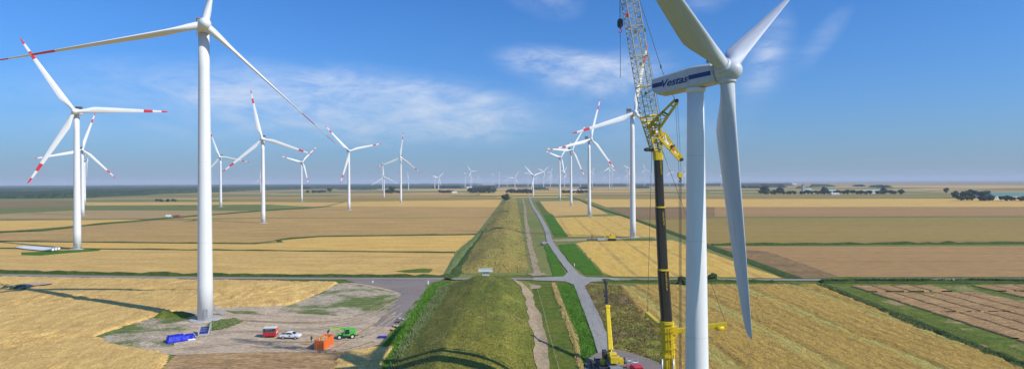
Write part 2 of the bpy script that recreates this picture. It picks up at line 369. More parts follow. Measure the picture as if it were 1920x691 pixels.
ZK = [0.06]
def nextz(): ZK[0] += .003; return ZK[0]
def sheet(name, px, m, z=None):
    z = nextz() if z is None else z
    pts = [gnd(x, y) for x, y in px]; out = []
    for a, b in zip(pts, pts[1:] + pts[:1]):                 # ragged natural edges
        L = (b - a).length; n = max(1, min(60, int(L / 4))); nn = (b - a).normalized().cross(Vector((0, 0, 1)))
        for k in range(n):
            p = a.lerp(b, k / n); am = min(.7, L / 40) + .0006 * p.y
            p = p + nn * (noise.noise((p.x * .13, p.y * .13, 3)) * am if k else 0); p.z = z; out.append(p)
    mb = MB(); mb.face(out); me = mb.mesh(name)
    bm = bmesh.new(); bm.from_mesh(me); bmesh.ops.triangulate(bm, faces=bm.faces)
    for f in bm.faces:
        if f.normal.z < 0: f.normal_flip()
    bm.to_mesh(me); bm.free()
    return struct(link(name, me, m))
def ribbon(name, px, width, m, z=None, ragged=.15, on_dike=False, hump=0, world=False, across=2, step=4, parent=None):
    """strip of ground following points; hump raises its middle (hedges, banks)"""
    z = nextz() if z is None else z
    P = [Vector((*p, 0)) if world else gnd(*p) for p in px]; C = []
    # smooth through a Catmull-Rom curve
    for k in range(len(P) - 1):
        p0, p1, p2, p3 = P[max(0, k - 1)], P[k], P[k + 1], P[min(len(P) - 1, k + 2)]
        n = max(2, min(160, int((p2 - p1).length / step)))
        for q in range(n):
            t = q / n
            C.append(.5 * ((2 * p1) + (p2 - p0) * t + (2 * p0 - 5 * p1 + 4 * p2 - p3) * t * t + (3 * p1 - p0 - 3 * p2 + p3) * t ** 3))
    C.append(P[-1]); mb = MB(); na = across
    for k, c in enumerate(C):
        d = (C[min(len(C) - 1, k + 1)] - C[max(0, k - 1)]).normalized(); nrm = Vector((d.y, -d.x, 0))
        wl = width * (1 + ragged * 2 * noise.noise((c.x * .11, c.y * .11, 2))); wr = width * (1 + ragged * 2 * noise.noise((c.x * .11, c.y * .11, 7)))
        for i in range(na + 1):
            t = i / na * 2 - 1; p = c + nrm * (t * .5 * (wl if t < 0 else wr))
            zz = z + hump * (1 - t * t) * (.8 + .9 * noise.noise((p.x * .35, p.y * .35, 4)) + .5 * noise.noise((p.x * 1.3, p.y * 1.3, 8)))
            if on_dike: zz = z + dike_h(p.x, p.y)
            mb.v.append((p.x, p.y, zz))
    for k in range(len(C) - 1):
        for i in range(na):
            a = k * (na + 1) + i; mb.f.append([a, a + 1, a + na + 2, a + na + 1]); mb.mi.append(0); mb.sm.append(hump > 0 or on_dike)
    return struct(mb.build(name, m, parent))
def inside(p, poly):
    x, y = p; c = False; j = len(poly) - 1
    for i in range(len(poly)):
        xi, yi = poly[i]; xj, yj = poly[j]
        if (yi > y) != (yj > y) and x < (xj - xi) * (y - yi) / (yj - yi) + xi: c = not c
        j = i
    return c
def crop(name, px, m, hf, step, base=.05, world=False):
    """standing crop: a raised, uneven surface with vertical ragged edges"""
    poly = [tuple(p) for p in px] if world else [tuple(gnd(*p)[:2]) for p in px]
    x0, x1 = min(p[0] for p in poly), max(p[0] for p in poly); y0, y1 = min(p[1] for p in poly), max(p[1] for p in poly)
    nx, ny = int((x1 - x0) / step) + 2, int((y1 - y0) / step) + 2; mb = MB(); ids = {}; ins = {}
    def isin(i, j):
        if (i, j) not in ins:
            x, y = x0 + i * step, y0 + j * step
            jk = .12 if world else .8; jx = jk * noise.noise((x * .3, y * .3, 0)); jy = jk * noise.noise((x * .3, y * .3, 11)); ins[i, j] = inside((x + jx, y + jy), poly)
        return ins[i, j]
    def vid(i, j):
        if (i, j) not in ids:
            x, y = x0 + i * step, y0 + j * step
            ids[i, j] = len(mb.v); mb.v.append((x, y, base + hf(x, y) if isin(i, j) else 0.0))
        return ids[i, j]
    for i in range(nx):
        for j in range(ny):
            if isin(i, j) or isin(i + 1, j) or isin(i, j + 1) or isin(i + 1, j + 1):
                mb.f.append([vid(i, j), vid(i + 1, j), vid(i + 1, j + 1), vid(i, j + 1)]); mb.mi.append(0); mb.sm.append(True)
    return struct(mb.build(name, m))

# far patchwork of fields reaching the horizon
rng = random.Random(3)
fm = ['wheatB', 'stubble', 'wheatO', 'greenfield', 'stubble_grey', 'olive', 'brownfield', 'stubble', 'wheatB', 'ground']
Y = 1500.0; row = 0
while Y < 16000:
    Y2 = Y * rng.uniform(1.06, 1.15); X = -Y * 1.15
    while X < Y * 1.15:
        X2 = X + rng.uniform(.16, .5) * Y
        if rng.random() < .86:
            sk = rng.uniform(-.03, .03) * Y; z = nextz()
            mbp = MB(); mbp.face([(X, Y + 8, z), (X2 - 12, Y + 8 + sk * .2, z), (X2 - 12 + sk, Y2 - 8, z), (X + sk, Y2 - 8, z)])
            struct(mbp.build('field', M[rng.choice(fm if X < 600 or Y < 4000 else fm[3:7])]))
        X = X2
    Y = Y2
ZK[0] = .06
sheet('stubble_field', [(-500, 441), (0, 437), (290, 413), (480, 409), (918, 408), (893, 438), (600, 441), (520, 449), (480, 455), (0, 451), (-500, 447)], M['stubble'])
sheet('wheat_field', [(305, 410.5), (480, 397), (600, 389), (650, 378), (943, 374.5), (918, 407), (480, 408)], M['stubble'])
sheet('wheat_field', [(620, 386), (655, 377), (942, 374), (932, 388)], M['wheatO'])
sheet('wheat_field', [(-500, 416), (0, 413), (285, 411), (150, 422), (0, 434), (-500, 437)], M['wheatO'])
sheet('stubble_field', [(-500, 404), (0, 401), (150, 394), (470, 395), (390, 402), (285, 410), (0, 412), (-500, 415)], M['stubble_grey'])
sheet('grass_field', [(-500, 388), (0, 390), (150, 386), (500, 384), (480, 394), (150, 393), (0, 400), (-500, 403)], M['greenfield'])
sheet('brown_field', [(-500, 378), (0, 378), (140, 378), (150, 385), (0, 389), (-500, 388)], M['dark_soil'])
sheet('stubble_field', [(160, 379), (480, 378), (640, 379), (600, 388), (500, 383), (150, 385)], M['wheatB'])
sheet('grass_field', [(420, 372), (930, 369), (940, 374), (640, 378), (430, 377)], M['olive'])
sheet('wheat_field', [(-500, 452), (0, 453), (480, 457.5), (520, 451), (600, 444), (892, 440.5), (853, 472), (480, 468.5), (145, 465.5), (-500, 462)], M['wheatO'])
sheet('wheat_field', [(-600, 464), (145, 467), (480, 470), (852, 474), (842, 517), (560, 516), (0, 508), (-600, 502)], M['wheatB'])
ribbon('ditch', [(-500, 449), (0, 452), (480, 456), (520, 450), (600, 443), (893, 439)], 5, M['hedge'], hump=.5, step=12)
ribbon('ditch', [(-500, 462), (145, 466), (480, 469), (852, 473)], 4, M['hedge'], hump=.5, step=12)
ribbon('ditch', [(-500, 442), (0, 435.5), (100, 430), (160, 422.5), (290, 411), (400, 402), (480, 396), (560, 390.5), (620, 387)], 9, M['hedge'], hump=1, step=15)
ribbon('ditch', [(0, 411.5), (280, 411)], 6, M['hedge'], hump=.5, step=15)
sheet('grass_patch', [(40, 473), (85, 471), (140, 468), (190, 467), (185, 470), (130, 474), (75, 479), (40, 478)], M['bright'])
sheet('grass_patch', [(740, 508), (790, 503), (812, 504), (805, 511), (760, 511)], M['verge'])
ribbon('reed_bed', [(840, 520), (862, 478), (898, 440), (921, 408), (944, 375)], 5, M['reedbed'], z=.09, hump=.5, across=4)
# right of the dike
sheet('wheat_field', [(1012, 377), (1092, 376), (1140, 401), (1040, 405), (1024, 394)], M['wheatB'])
sheet('wheat_field', [(1040, 408), (1140, 405), (1165, 404), (1238, 432), (1250, 444), (1066, 443)], M['wheatR'])
sheet('wheat_field', [(1080, 456), (1100, 452), (1225, 451), (1264, 450), (1466, 521), (1330, 519), (1150, 518), (1132, 512)], M['wheatR'])
sheet('wheat_field', [(1095, 373), (2600, 371), (2600, 387), (1137, 388)], M['wheatO'])
sheet('grass_field', [(1060, 366), (1900, 366), (1900, 370), (1090, 373)], M['olive'])
sheet('brown_field', [(1140, 389), (1340, 388), (1340, 408), (1195, 411)], M['dark_soil'])
sheet('brown_field', [(1340, 388), (2700, 387), (2700, 404), (1340, 406)], M['brownfield'])
sheet('green_field', [(1200, 412), (1340, 409), (2700, 405), (2700, 456), (1330, 457)], M['olive'])
sheet('brown_field', [(1348, 462), (2800, 460), (2800, 519), (1570, 519), (1494, 521)], M['brownfield'])
sheet('dark_field', [(1356, 464), (1440, 472), (1500, 492), (1570, 518), (1492, 520)], M['dark_soil'])
ribbon('ditch', [(1062, 366), (1085, 374), (1110, 385), (1170, 405), (1240, 429), (1330, 462), (1492, 522)], 7, M['hedge'], hump=.7, step=10)
ribbon('ditch', [(1240, 427), (1330, 459.5), (1492, 519)], 2.2, M['earth'], step=10)
ribbon('hedgerow', [(1335, 459), (1500, 458.5), (1700, 457), (1950, 456.5), (2600, 456)], 5, M['hedge'], hump=1.2, step=8)
ribbon('farm_track', [(1036, 451), (1100, 449), (1170, 447), (1236, 446)], 14, M['earth'])
sheet('grass_patch', [(1160, 447), (1225, 445.5), (1232, 450), (1180, 451.5)], M['verge'])
sheet('grass_strip', [(1046, 459), (1076, 456), (1131, 515), (1098, 515), (1066, 490)], M['bright'])
sheet('grass_strip', [(1018, 402), (1036, 402), (1064, 444), (1040, 444)], M['bright'])
sheet('grass_strip', [(1020, 460), (1034, 462), (1063, 517), (1037, 520)], M['bright'])
sheet('grass_strip', [(1003, 378), (1012, 378), (1030, 401), (1016, 400)], M['verge'])
# road belt
ribbon('road_verge', [(-700, 500), (-300, 506), (0, 514), (400, 520.5), (845, 521)], 20, M['verge'], z=.07, step=8)
ribbon('road_verge', [(940, 522), (1080, 524), (1300, 523), (1560, 525), (1920, 523), (2600, 521)], 21, M['verge'], z=.07, step=8)
ribbon('hedgerow', [(-700, 496), (-300, 502), (0, 509.5), (250, 513.5), (560, 517.5), (845, 518)], 4, M['hedge'], hump=1.0, step=4, across=4)
ribbon('hedgerow', [(1540, 528.5), (1700, 529), (1920, 528.5), (2600, 527)], 6, M['hedge'], hump=1.0, step=4, across=4)
ribbon('hedgerow', [(1130, 525.5), (1180, 527.5), (1330, 527), (1450, 528)], 3, M['hedge'], hump=.8, step=3, across=4)
sheet('meadow', [(1088, 529), (1158, 533), (1252, 640), (1262, 800), (1172, 800), (1144, 668), (1120, 610)], M['meadow'], z=.085)
sheet('grass_strip', [(958, 528), (1076, 529), (1100, 575), (1120, 620), (1138, 680), (1150, 800), (1000, 800), (975, 600)], M['verge'], z=.08)
sheet('grass_strip', [(1046, 531), (1077, 531), (1099, 575), (1119, 622), (1137, 680), (1148, 800), (1096, 800), (1078, 640)], M['bright'], z=.09)
ribbon('dry_grass_strip', [(1036, 531), (1042, 553), (1055, 579), (1068, 610), (1077, 635), (1084, 665), (1092, 700)], 1.3, M['dry'], hump=.35, ragged=.4, across=4, step=2)
ribbon('road', [(-700, 504), (-300, 509.5), (0, 516), (400, 521.6), (845, 523), (960, 523), (1080, 524.5), (1300, 524), (1500, 525), (1920, 524.5), (2600, 523)], 5.0, M['asphalt'], z=.30, ragged=.03, step=6)
ribbon('road', [(1155, 740), (1142, 691), (1138, 662), (1122, 620), (1103, 575), (1087, 538), (1077, 515), (1055, 487), (1031, 452), (1025, 431), (1010, 403), (998, 384), (993, 371), (990, 364)], 4.0, M['gravelroad'], z=.32, ragged=.08, step=4, across=4)
ribbon('grass_strip', [(1149, 740), (1139, 691), (1135, 662), (1119, 620), (1101, 575), (1089, 545)], .5, M['gravelroad'], z=.34, ragged=.5)
sheet('road_junction', [(1056, 519), (1068, 508), (1100, 520), (1160, 522), (1160, 526), (1108, 529), (1092, 540), (1078, 535), (1058, 528), (1000, 526), (1000, 521)], M['gravelroad'], z=.33)
ribbon('footpath', [(1010, 516), (1003, 500), (1000, 482), (993, 455), (989, 431), (985, 405), (984, 388), (980, 372)], 3.2, M['earth'], z=.12, on_dike=True, ragged=.3, across=6)
ribbon('footpath', [(1024, 740), (1019, 691), (1015, 660), (1008, 625), (1001, 590), (992, 558), (985, 545), (968, 536)], 3.4, M['earth'], z=.16, on_dike=True, ragged=.35, across=6, step=2)
sheet('trodden_ground', [(955, 533), (985, 531), (1016, 536), (1012, 541), (990, 543), (965, 541)], M['earth'], z=.26)
sheet('trodden_ground', [(986, 513), (1020, 512), (1026, 516), (1000, 518)], M['earth'], z=.26)
# left hardstanding
pad = [(640, 531), (750, 527), (802, 531), (778, 560), (752, 592), (735, 615), (712, 645), (640, 665), (320, 665), (270, 655), (200, 645), (178, 630), (280, 597), (330, 583), (400, 578), (445, 575), (540, 573), (575, 560), (612, 545)]
sheet('hardstand', pad, M['gravel'], z=.12)
sheet('overgrown_gravel', [(625, 532), (665, 531), (757, 552), (752, 572), (735, 590), (680, 594), (560, 588), (520, 580), (570, 562)], M['gravel_grass'], z=.14)
sheet('overgrown_gravel', [(178, 630), (270, 598), (310, 590), (350, 592), (360, 610), (330, 630), (325, 650), (260, 652), (200, 644)], M['gravel_grass'], z=.15)
sheet('overgrown_gravel', [(405, 600), (440, 598), (455, 604), (420, 616), (388, 622), (385, 612)], M['verge'], z=.16)
sheet('overgrown_gravel', [(420, 582), (500, 584), (497, 590), (440, 588)], M['gravel_grass'], z=.16)
ribbon('site_road', [(700, 523), (770, 531), (776, 545), (764, 565), (745, 590), (725, 612)], 8, M['darkasphalt'], z=.17, ragged=.06, step=3, across=4)
sheet('road_junction', [(640, 523), (835, 524), (806, 531), (782, 550), (762, 556), (745, 547), (715, 538), (665, 530)], M['darkasphalt'], z=.19)
sheet('bare_soil', [(300, 800), (295, 700), (330, 665), (480, 660), (640, 660), (700, 658), (672, 691), (600, 800)], M['barebrown'], z=.13)
sheet('grass_bank', [(846, 526), (812, 530), (780, 562), (756, 595), (738, 622), (716, 650), (700, 691), (680, 800), (760, 800), (790, 640), (830, 570)], M['bright'], z=.11)
sheet('reed_bed', [(846, 532), (828, 540), (795, 585), (770, 622), (745, 660), (728, 700), (700, 800), (790, 800), (800, 691), (820, 620), (850, 560)], M['reedbed'], z=.13)
ribbon('reed_bed', [(838, 525), (850, 515), (878, 480), (905, 440), (925, 410), (945, 374)], 6, M['hedge'], z=.1, hump=.7, across=4)

def wheat_h(x, y):
    n = noise.noise((x * .05, y * .11, 2)); r = noise.ridged_multi_fractal((x * .16 + n * 2, y * .30, 0), 1.0, 2.1, 4, 1.0, 2.0) if False else abs(noise.noise((x * .13 + n * 1.5, y * .34 + n * 2, 7)))
    lodg = sstep(-.12, .3, noise.noise((x * .028 + 3, y * .04, 12)))
    return .68 + .16 * noise.noise((x * .6, y * .6, 1)) - lodg * .64 * max(0, .36 - r) / .36 + .1 * noise.noise((x * 1.7, y * 1.7, 1))
wpad = [(-420, 514.5), (0, 519.5), (400, 525.5), (632, 530), (612, 544), (575, 559), (540, 572), (445, 574), (400, 577), (330, 582), (280, 596), (176, 630), (200, 646), (270, 657), (312, 667), (292, 700), (270, 800), (-560, 800)]
crop('wheat_field', wpad, M['wheatA'], wheat_h, .75)
crop('wheat_field', [(640, 664), (690, 655), (735, 652), (716, 680), (700, 720), (688, 800), (590, 800), (620, 700)], M['wheatA'], wheat_h, .75)
def wheatc_h(x, y):
    xr = x * math.cos(R(-2)) - y * math.sin(R(-2)) + 1.2 * noise.noise((x * .02, y * .02, 0))
    t = abs((xr / 21) % 1 - .5) * 21; tram = sstep(1.4, .3, abs(t - .9)); row = abs((xr / 3.4) % 1 - .5)
    return .62 + .22 * noise.noise((x * .75, y * .32, 3)) + .14 * noise.noise((x * 1.6, y * 1.3, 1)) - .42 * tram - .18 * sstep(.16, .02, row) * sstep(-.2, .3, noise.noise((x * .06, y * .06, 5)))
crop('wheat_field', [(1158, 536), (1530, 534), (1720, 612), (1925, 696), (2180, 800), (1276, 800), (1252, 640)], M['wheatC'], wheatc_h, .75)
sheet('grass_margin', [(1536, 533), (2700, 531), (2700, 800), (2200, 800), (1925, 690), (1720, 607)], M['margin'], z=.1)
ribbon('grass_strip', [(1556, 537), (1640, 566), (1780, 616), (1925, 668), (2150, 752)], 5, M['verge'], z=.13)
ribbon('ditch', [(1534, 534), (1580, 553), (1720, 606), (1800, 637), (1925, 686), (2190, 792)], 3, M['hedge'], z=.15, hump=.8, step=2, across=4)
# trial plots: long narrow blocks of brown crop with green alleys between
prng = random.Random(5); plot0 = None
plotmat = soil('trial_plot_crop', [(.34, .215, .11), (.30, .19, .095), (.38, .25, .125)], .05, .4, 2.2, rot=0, aniso=(.5, 1.2), bump=.8, bdist=.3)
for k in range(15):
    xa = 124.3 + k * 7.6
    for (ya, yb) in ((118, 146), (146.8, 176), (176.8, 207.6 - (k % 3)), (209.5, 221)):
        if (k in (4, 10) and ya > 200) or (k == 5 and ya > 170) or (k == 10 and ya > 170): continue
        xo = (ya - 118) * .03
        crop('crop_plot', [(xa + xo, ya), (xa + xo + 6.9, ya), (xa + xo + 6.9 + (yb - ya) * .03, yb), (xa + xo + (yb - ya) * .03, yb)], plotmat,
             lambda x, y: .46 + .05 * noise.noise((x * .8, y * .8, 1)), .46, world=True)

# wheel tracks worn into the hardstanding
for pts in ([(300, 640), (420, 622), (560, 618), (680, 600), (740, 570)], [(330, 655), (470, 640), (600, 640), (690, 622), (742, 585)], [(450, 600), (560, 604), (660, 596), (735, 560)], [(470, 650), (560, 652), (640, 656), (700, 640)], [(610, 660), (650, 640), (690, 615), (730, 590)]):
    for d in (0, 2.2): ribbon('wheel_track', [(x + d * 5, y + d * .9) for x, y in pts], .55, M['barebrown'] if d == 0 and pts[0][0] > 440 else M['gravel_track'], z=.185 + d * .002, ragged=.5, step=2)

# ------------------------------------------------------------------ wind turbines
def blade_mesh(name, L, root_r, chord, tip_chord, bands=True, red_from=.72, curve=0.0):
    """root circle blending into an aerofoil that twists and tapers; span along +Z, chord along X, leading edge at +X"""
    mb = MB(); stations = [0, .015, .035, .07, .11, .15, .19, .24, .30, .38, .48, .58, .66, .72, .721, .77, .82, .821, .87, .92, .921, .955, .98, .993, 1.0]
    rings = []; mis = []; n = 20
    for s in stations:
        if s < .035: c, th, k = 2 * root_r, 2 * root_r, 0
        else:
            k = sstep(.03, .20, s); cm = chord * (1 - (s - .2) / .8) ** .85 + tip_chord * ((s - .2) / .8) if s > .2 else chord
            c = (1 - k) * 2 * root_r + k * cm; th = (1 - k) * 2 * root_r + k * cm * (.26 - .14 * sstep(.2, .8, s))
            if s > .955: q = math.sqrt(max(0, 1 - ((s - .955) / .0452) ** 2)); c *= max(.12, q); th *= max(.2, q)
        tw = R(9) * (1 - sstep(.1, .9, s)) ** 1.3
        ring = []
        for i in range(n):
            t = 2 * math.pi * i / n
            x, y = .5 * c * math.cos(t), .5 * th * math.sin(t)
            if k > 0:
                u = (x / c + .5)      # 0 trailing .. 1 leading
                y *= (1 - k) + k * (.25 + 1.0 * min(1, (u / .62)) ** .8) if u < .62 else 1.0
            if s >= .035: x += (root_r * (1 - s) + .25 * s) - c / 2
            xx = x * math.cos(tw) - y * math.sin(tw); yy = x * math.sin(tw) + y * math.cos(tw)
            ring.append((xx, yy + curve * s * s, s * L))
        rings.append(ring)
    for a, b in zip(stations, stations[1:]):
        mid = (a + b) / 2
        mis.append(1 if bands and (red_from < mid < .82 or mid > .92) else 0)
    mb.rings(rings, mis=mis); return mb.mesh(name)
def lathe(mb, prof, n=28, axis='Z', M=None, mi=0):
    """prof: (r, z)"""
    rs = []
    for r, z in prof:
        ring = [Vector((r * math.cos(2 * math.pi * i / n), r * math.sin(2 * math.pi * i / n), z)) for i in range(n)]
        rs.append([M @ p for p in ring] if M is not None else ring)
    mb.rings(rs, mi=mi)
# shared meshes of the common tall kind with red-banded blades, and of the smaller all-white kind
bladeA = blade_mesh('blade', 49.0, 1.05, 3.7, .7); bladeB = blade_mesh('blade', 38.5, .95, 3.2, .6, bands=False)
for me_, ms in ((bladeA, ('white', 'red')), (bladeB, ('white', 'red'))):
    for q in ms: me_.materials.append(M[q])
def tower_mb(H, rb, rt, n=40):
    mb = MB(); prof = []
    for k in range(9):
        t = k / 8; prof.append((rb + (rt - rb) * t, H * t))
    lathe(mb, prof, n); return mb
def frameA(z0=0):
    """parts of the tall kind: rotor looks towards -Y; z=0 is the shaft"""
    nac = MB(); prof = [(-1.55, -1.75), (1.55, -1.75), (1.85, -1.3), (1.85, 1.2), (1.45, 1.85), (-1.45, 1.85), (-1.85, 1.2), (-1.85, -1.3)]
    secs = [(-2.1, .72), (-1.2, .95), (1.5, 1.0), (6.2, 1.0), (8.2, .88), (8.6, .7)]; rs = []
    for y, k in secs: rs.append([(a * k, y + 2.6, b * k + (.1 if y > 5 else 0)) for a, b in prof])
    nac.rings(rs, sm=False); nm = nac.mesh('nacelle'); nm.materials.append(M['white'])
    co = MB()   # open cooler frame on the rear of the roof
    co.box((0, 9.6, 2.9), (3.5, .5, 1.9), 1); co.box((0, 9.6, 3.95), (3.9, .75, .18)); co.box((0, 9.6, 1.95), (3.9, .75, .18))
    for sx in (-1, 1): co.box((sx * 1.9, 9.6, 2.9), (.16, .75, 2.1)); co.bar((sx * 1.5, 9.2, 3.6), (sx * 1.3, 7.2, 1.9), .14)
    co.bar((-.5, 7.0, 1.9), (-.5, 7.0, 3.1), .07); co.bar((.5, 7.0, 1.9), (.5, 7.0, 3.1), .07)
    cm = co.mesh('cooler'); cm.materials.append(M['grey']); cm.materials.append(M['dark'])
    hb = MB(); Mx = Matrix.Rotation(R(90), 4, 'X')
    lathe(hb, [(1.55, -1.7), (1.75, -1.2), (1.8, -.2), (1.72, .8), (1.45, 1.6), (1.0, 2.2), (.5, 2.5), (.05, 2.6)], 28, M=Mx)
    hm = hb.mesh('hub'); hm.materials.append(M['white'])
    return nm, cm, hm
nacA, coolA, hubA = frameA()
towers = {}
def turbine(kind, base, H, yaw, phase, label, group, pitch=3, tiny=False):
    t = thing('wind_turbine', label, 'wind turbine', base, R(yaw), group)
    A = kind == 'A'; Href = 86.0 if A else 58.0
    if kind not in towers:
        me = tower_mb(Href - 1.6, 2.1 if A else 1.9, 1.45 if A else 1.2).mesh('tower'); me.materials.append(M['white'])
        f = MB(); f.tube((0, 0, -.4), (0, 0, .35), 4.2 if A else 3.6, n=32); fm_ = f.mesh('foundation'); fm_.materials.append(M['concrete'])
        d = MB(); d.box((0, -2.12, 2.4), (1.0, .25, 2.3)); dm = d.mesh('door'); dm.materials.append(M['grey'])
        towers[kind] = (me, fm_, dm)
    tw = link('tower', towers[kind][0], None, t); tw.scale = (1, 1, H / Href)
    if not tiny: link('foundation', towers[kind][1], None, t); link('door', towers[kind][2], None, tw)
    s = 1.0 if A else .8; oh = 4.2 * s
    def put(name, me, yoff=0):
        o = link(name, me, None, t); o.location = (0, -oh + yoff, H); o.scale = (s,) * 3; return o
    nc = put('nacelle', nacA)
    if not tiny:
        c = link('cooler', coolA, None, nc)
    put('hub', hubA)
    for k in range(3):
        o = link('blade', bladeA if A else bladeB, None, t)
        o.matrix_local = Matrix.Translation((0, -oh, H)) @ Matrix.Rotation(R(phase + 120 * k), 4, 'Y') @ Matrix.Rotation(R(pitch), 4, 'Z') @ Matrix.Translation((0, 0, .9))
    return t
GA, GB, GC = 'tall turbines with red-banded blade tips', 'smaller all-white turbines', 'distant turbines standing in the haze'
def tpx(kind, bx, by, hx, hy, yaw, ph, label, group, pitch=3, tiny=False):
    b = gnd(bx, by); H = at_depth(hx, hy, b.y).z
    return turbine(kind, b, H, yaw, ph, label, group, pitch, tiny)
near_t = tpx('A', 385, 599, 378, 52, 30, 12, 'largest turbine on the left, beside the blue tarpaulin, with thin feathered blades', GA, -84)
def seams(root_tower, H, rb, rt, par):
    for k in (.27, .55, .8):
        mb = MB(); r = rb + (rt - rb) * k; mb.tube((0, 0, H * k - .05), (0, 0, H * k + .05), r + .012, r + .012, n=48, caps=False); mb.build('flange', M['plaster'], par)
for k in near_t.children:
    if k.name.startswith('tower'): seams(k, 84.4, 2.1, 1.45, k)
tpx('A', 145, 466.5, 142, 210, 24, 88, 'white turbine with red blade bands standing by the white blades laid on the grass', GA)
tpx('A', 155, 404, 152, 281, 39, 16, 'red-banded turbine partly hidden behind the tower next to the laid blades', GA)
tpx('A', 159, 380, 159.5, 301, 118, 64, 'turbine seen nearly edge-on, low behind two overlapping towers on the left', GA)
tpx('A', 414, 387.5, 411.7, 294, 8, 101, 'red-banded turbine just right of the big left tower, rotor overlapping its neighbour', GA)
tpx('A', 493.6, 417.5, 492, 260.5, 15, 108, 'red-banded turbine standing in stubble right of the big left tower, one blade nearly upright', GA)
tpx('A', 565.8, 377.5, 565.4, 303.5, 46, 44, 'mid-distance red-banded turbine whose two upper blades form a wide V above the olive strip', GA)
tpx('A', 654.5, 393.5, 651.7, 283, 30, 76, 'red-banded turbine at the near edge of the orange wheat left of the dike', GA)
tpx('A', 751.8, 380, 751.4, 295, 0, 8, 'red-banded turbine nearest the dike on its left, one blade straight up', GA)
tpx('B', 720, 370.7, 719.6, 331.5, 10, 116, 'small all-white turbine just left of the lone dark tree clump', GB)
tpx('B', 717, 357, 716.6, 327.5, 110, 20, 'edge-on white turbine directly behind a small all-white one', GB)
tpx('B', 766, 357.8, 765.7, 336, 5, 116, 'small all-white turbine just right of the turbine with the upright blade', GB)
tpx('B', 489, 361, 489, 336, 12, 119, 'small white turbine half hidden behind a red-banded tower, low blades spread wide', GB)
tpx('B', 822.4, 356.8, 822.2, 333, 30, 44, 'small all-white turbine with a blade down, left of the low farm roofs', GB)
tpx('B', 815.3, 354.5, 815, 329.5, 115, 0, 'edge-on white turbine close behind the small one near the farm roofs', GB)
tpx('A', 872, 353, 871.5, 324.5, 112, 4, 'edge-on hazy turbine over the left end of the wood clump', GC)
tpx('A', 882.6, 353.7, 882, 321.2, 33, 88, 'hazy turbine with an upper-left blade and one level blade above the wood clump', GC)
tpx('B', 885.5, 351, 885.3, 335.4, 30, 90, 'very small turbine low behind the one above the wood clump', GC)
tpx('B', 897.4, 350.5, 897.2, 337, 20, 112, 'very small turbine over the middle of the wood clump', GC)
tpx('A', 923.6, 351.7, 923.2, 325.5, 100, 100, 'edge-on hazy turbine just right of the wood clump', GC)
tpx('A', 935.6, 353.3, 935.4, 322.2, 95, 84, 'second edge-on hazy turbine right of the wood clump, left of the dike bush', GC)
tpx('B', 950.9, 350.5, 950.7, 335.4, 25, 112, 'very small hazy turbine over the bush on the dike', GC)
tpx('B', 965.5, 355.8, 965, 333, 24, 32, 'small white turbine between the dike bush and the turbine at the end of the dike', GB)
tpx('A', 990, 350.5, 990.3, 323.2, 27, 20, 'hazy turbine behind the left blade of the white one at the end of the dike', GC)
tpx('B', 999.6, 368.5, 999.2, 329.1, 33, 72, 'all-white turbine at the far end of the dike, beside the gravel road', GB)
tpx('A', 1019.2, 354.3, 1019.2, 320.6, 22, 52, 'hazy turbine just right of the white one ending the dike, blades in a Y', GC)
tpx('A', 1031.9, 351, 1032, 323.2, 50, 36, 'hazy turbine left of the row of red-banded turbines on the right', GC)
tpx('A', 1058.5, 352.4, 1058, 320.8, 45, 36, 'hazy turbine seen between the two farthest towers of the right row', GC)
tpx('A', 1049.8, 375.2, 1050, 294.6, 42, 44, 'farthest red-banded turbine of the right row, left of the others', GA)
tpx('A', 1070.9, 385.7, 1071.8, 281.4, 24, 32, 'second farthest red-banded turbine of the right row, tower between two others', GA)
tpx('A', 1105.2, 404.2, 1108, 261, 27, 16, 'red-banded turbine of the right row at the edge of the dark field', GA)
tpx('A', 1186.7, 444.5, 1190.9, 212.4, 14, 12, 'nearest red-banded turbine of the right row, beside the farm track and the yellow drilling rig', GA)
tpx('A', 1110.8, 351, 1110.6, 321.7, 33, 28, 'hazy turbine just right of the tower by the dark bare field', GC)
tpx('A', 1088, 351, 1088, 331, 80, 100, 'faint hazy turbine over the white farm roofs on the right', GC)
tpx('A', 1142.7, 356.4, 1143.3, 313, 30, 0, 'hazy turbine with one blade straight up, between the two nearest right-row towers', GC)
tpx('A', 1147.2, 350, 1147.2, 321.3, 25, 52, 'hazy turbine just behind the one with the upright blade', GC)
tpx('A', 1179.4, 353.8, 1178, 315.6, 15, 60, 'hazy turbine half behind the nearest tower of the right row', GC)
tpx('A', 1175.9, 350, 1175.9, 325.2, 40, 95, 'smaller hazy turbine left of the nearest tower of the right row', GC)
tpx('A', 1208.5, 351.7, 1208, 317.9, 18, 108, 'hazy turbine between the nearest tower of the right row and the crane boom', GC)
tpx('A', 1220.5, 350, 1220.5, 327, 60, 40, 'faint turbine just left of the black crane boom', GC)
tpx('A', 1255.8, 352, 1255.8, 321.5, 22, 104, 'hazy turbine just right of the black crane boom', GC)
tpx('A', 1284.5, 352, 1284.5, 322, 40, 96, 'hazy turbine between the crane rope and the big white tower', GC)
tpx('A', 1352, 349.5, 1352, 327, 50, 15, 'faint turbine right of the big white tower, below its nacelle', GC)
trng = random.Random(21)
for k in range(26):     # far wind farm on the horizon above the wood
    d = trng.uniform(9500, 14500); ax = trng.uniform(15, 470) if k < 22 else trng.uniform(590, 700)
    X = (ax - 960) / 1100 * d
    turbine('A', (X, d, 0), trng.uniform(84, 105), 30 + trng.uniform(-12, 12), trng.uniform(0, 120), 'tiny pale turbine of the far wind farm on the horizon above the left wood', 'tiny far turbines above the left wood', tiny=True)
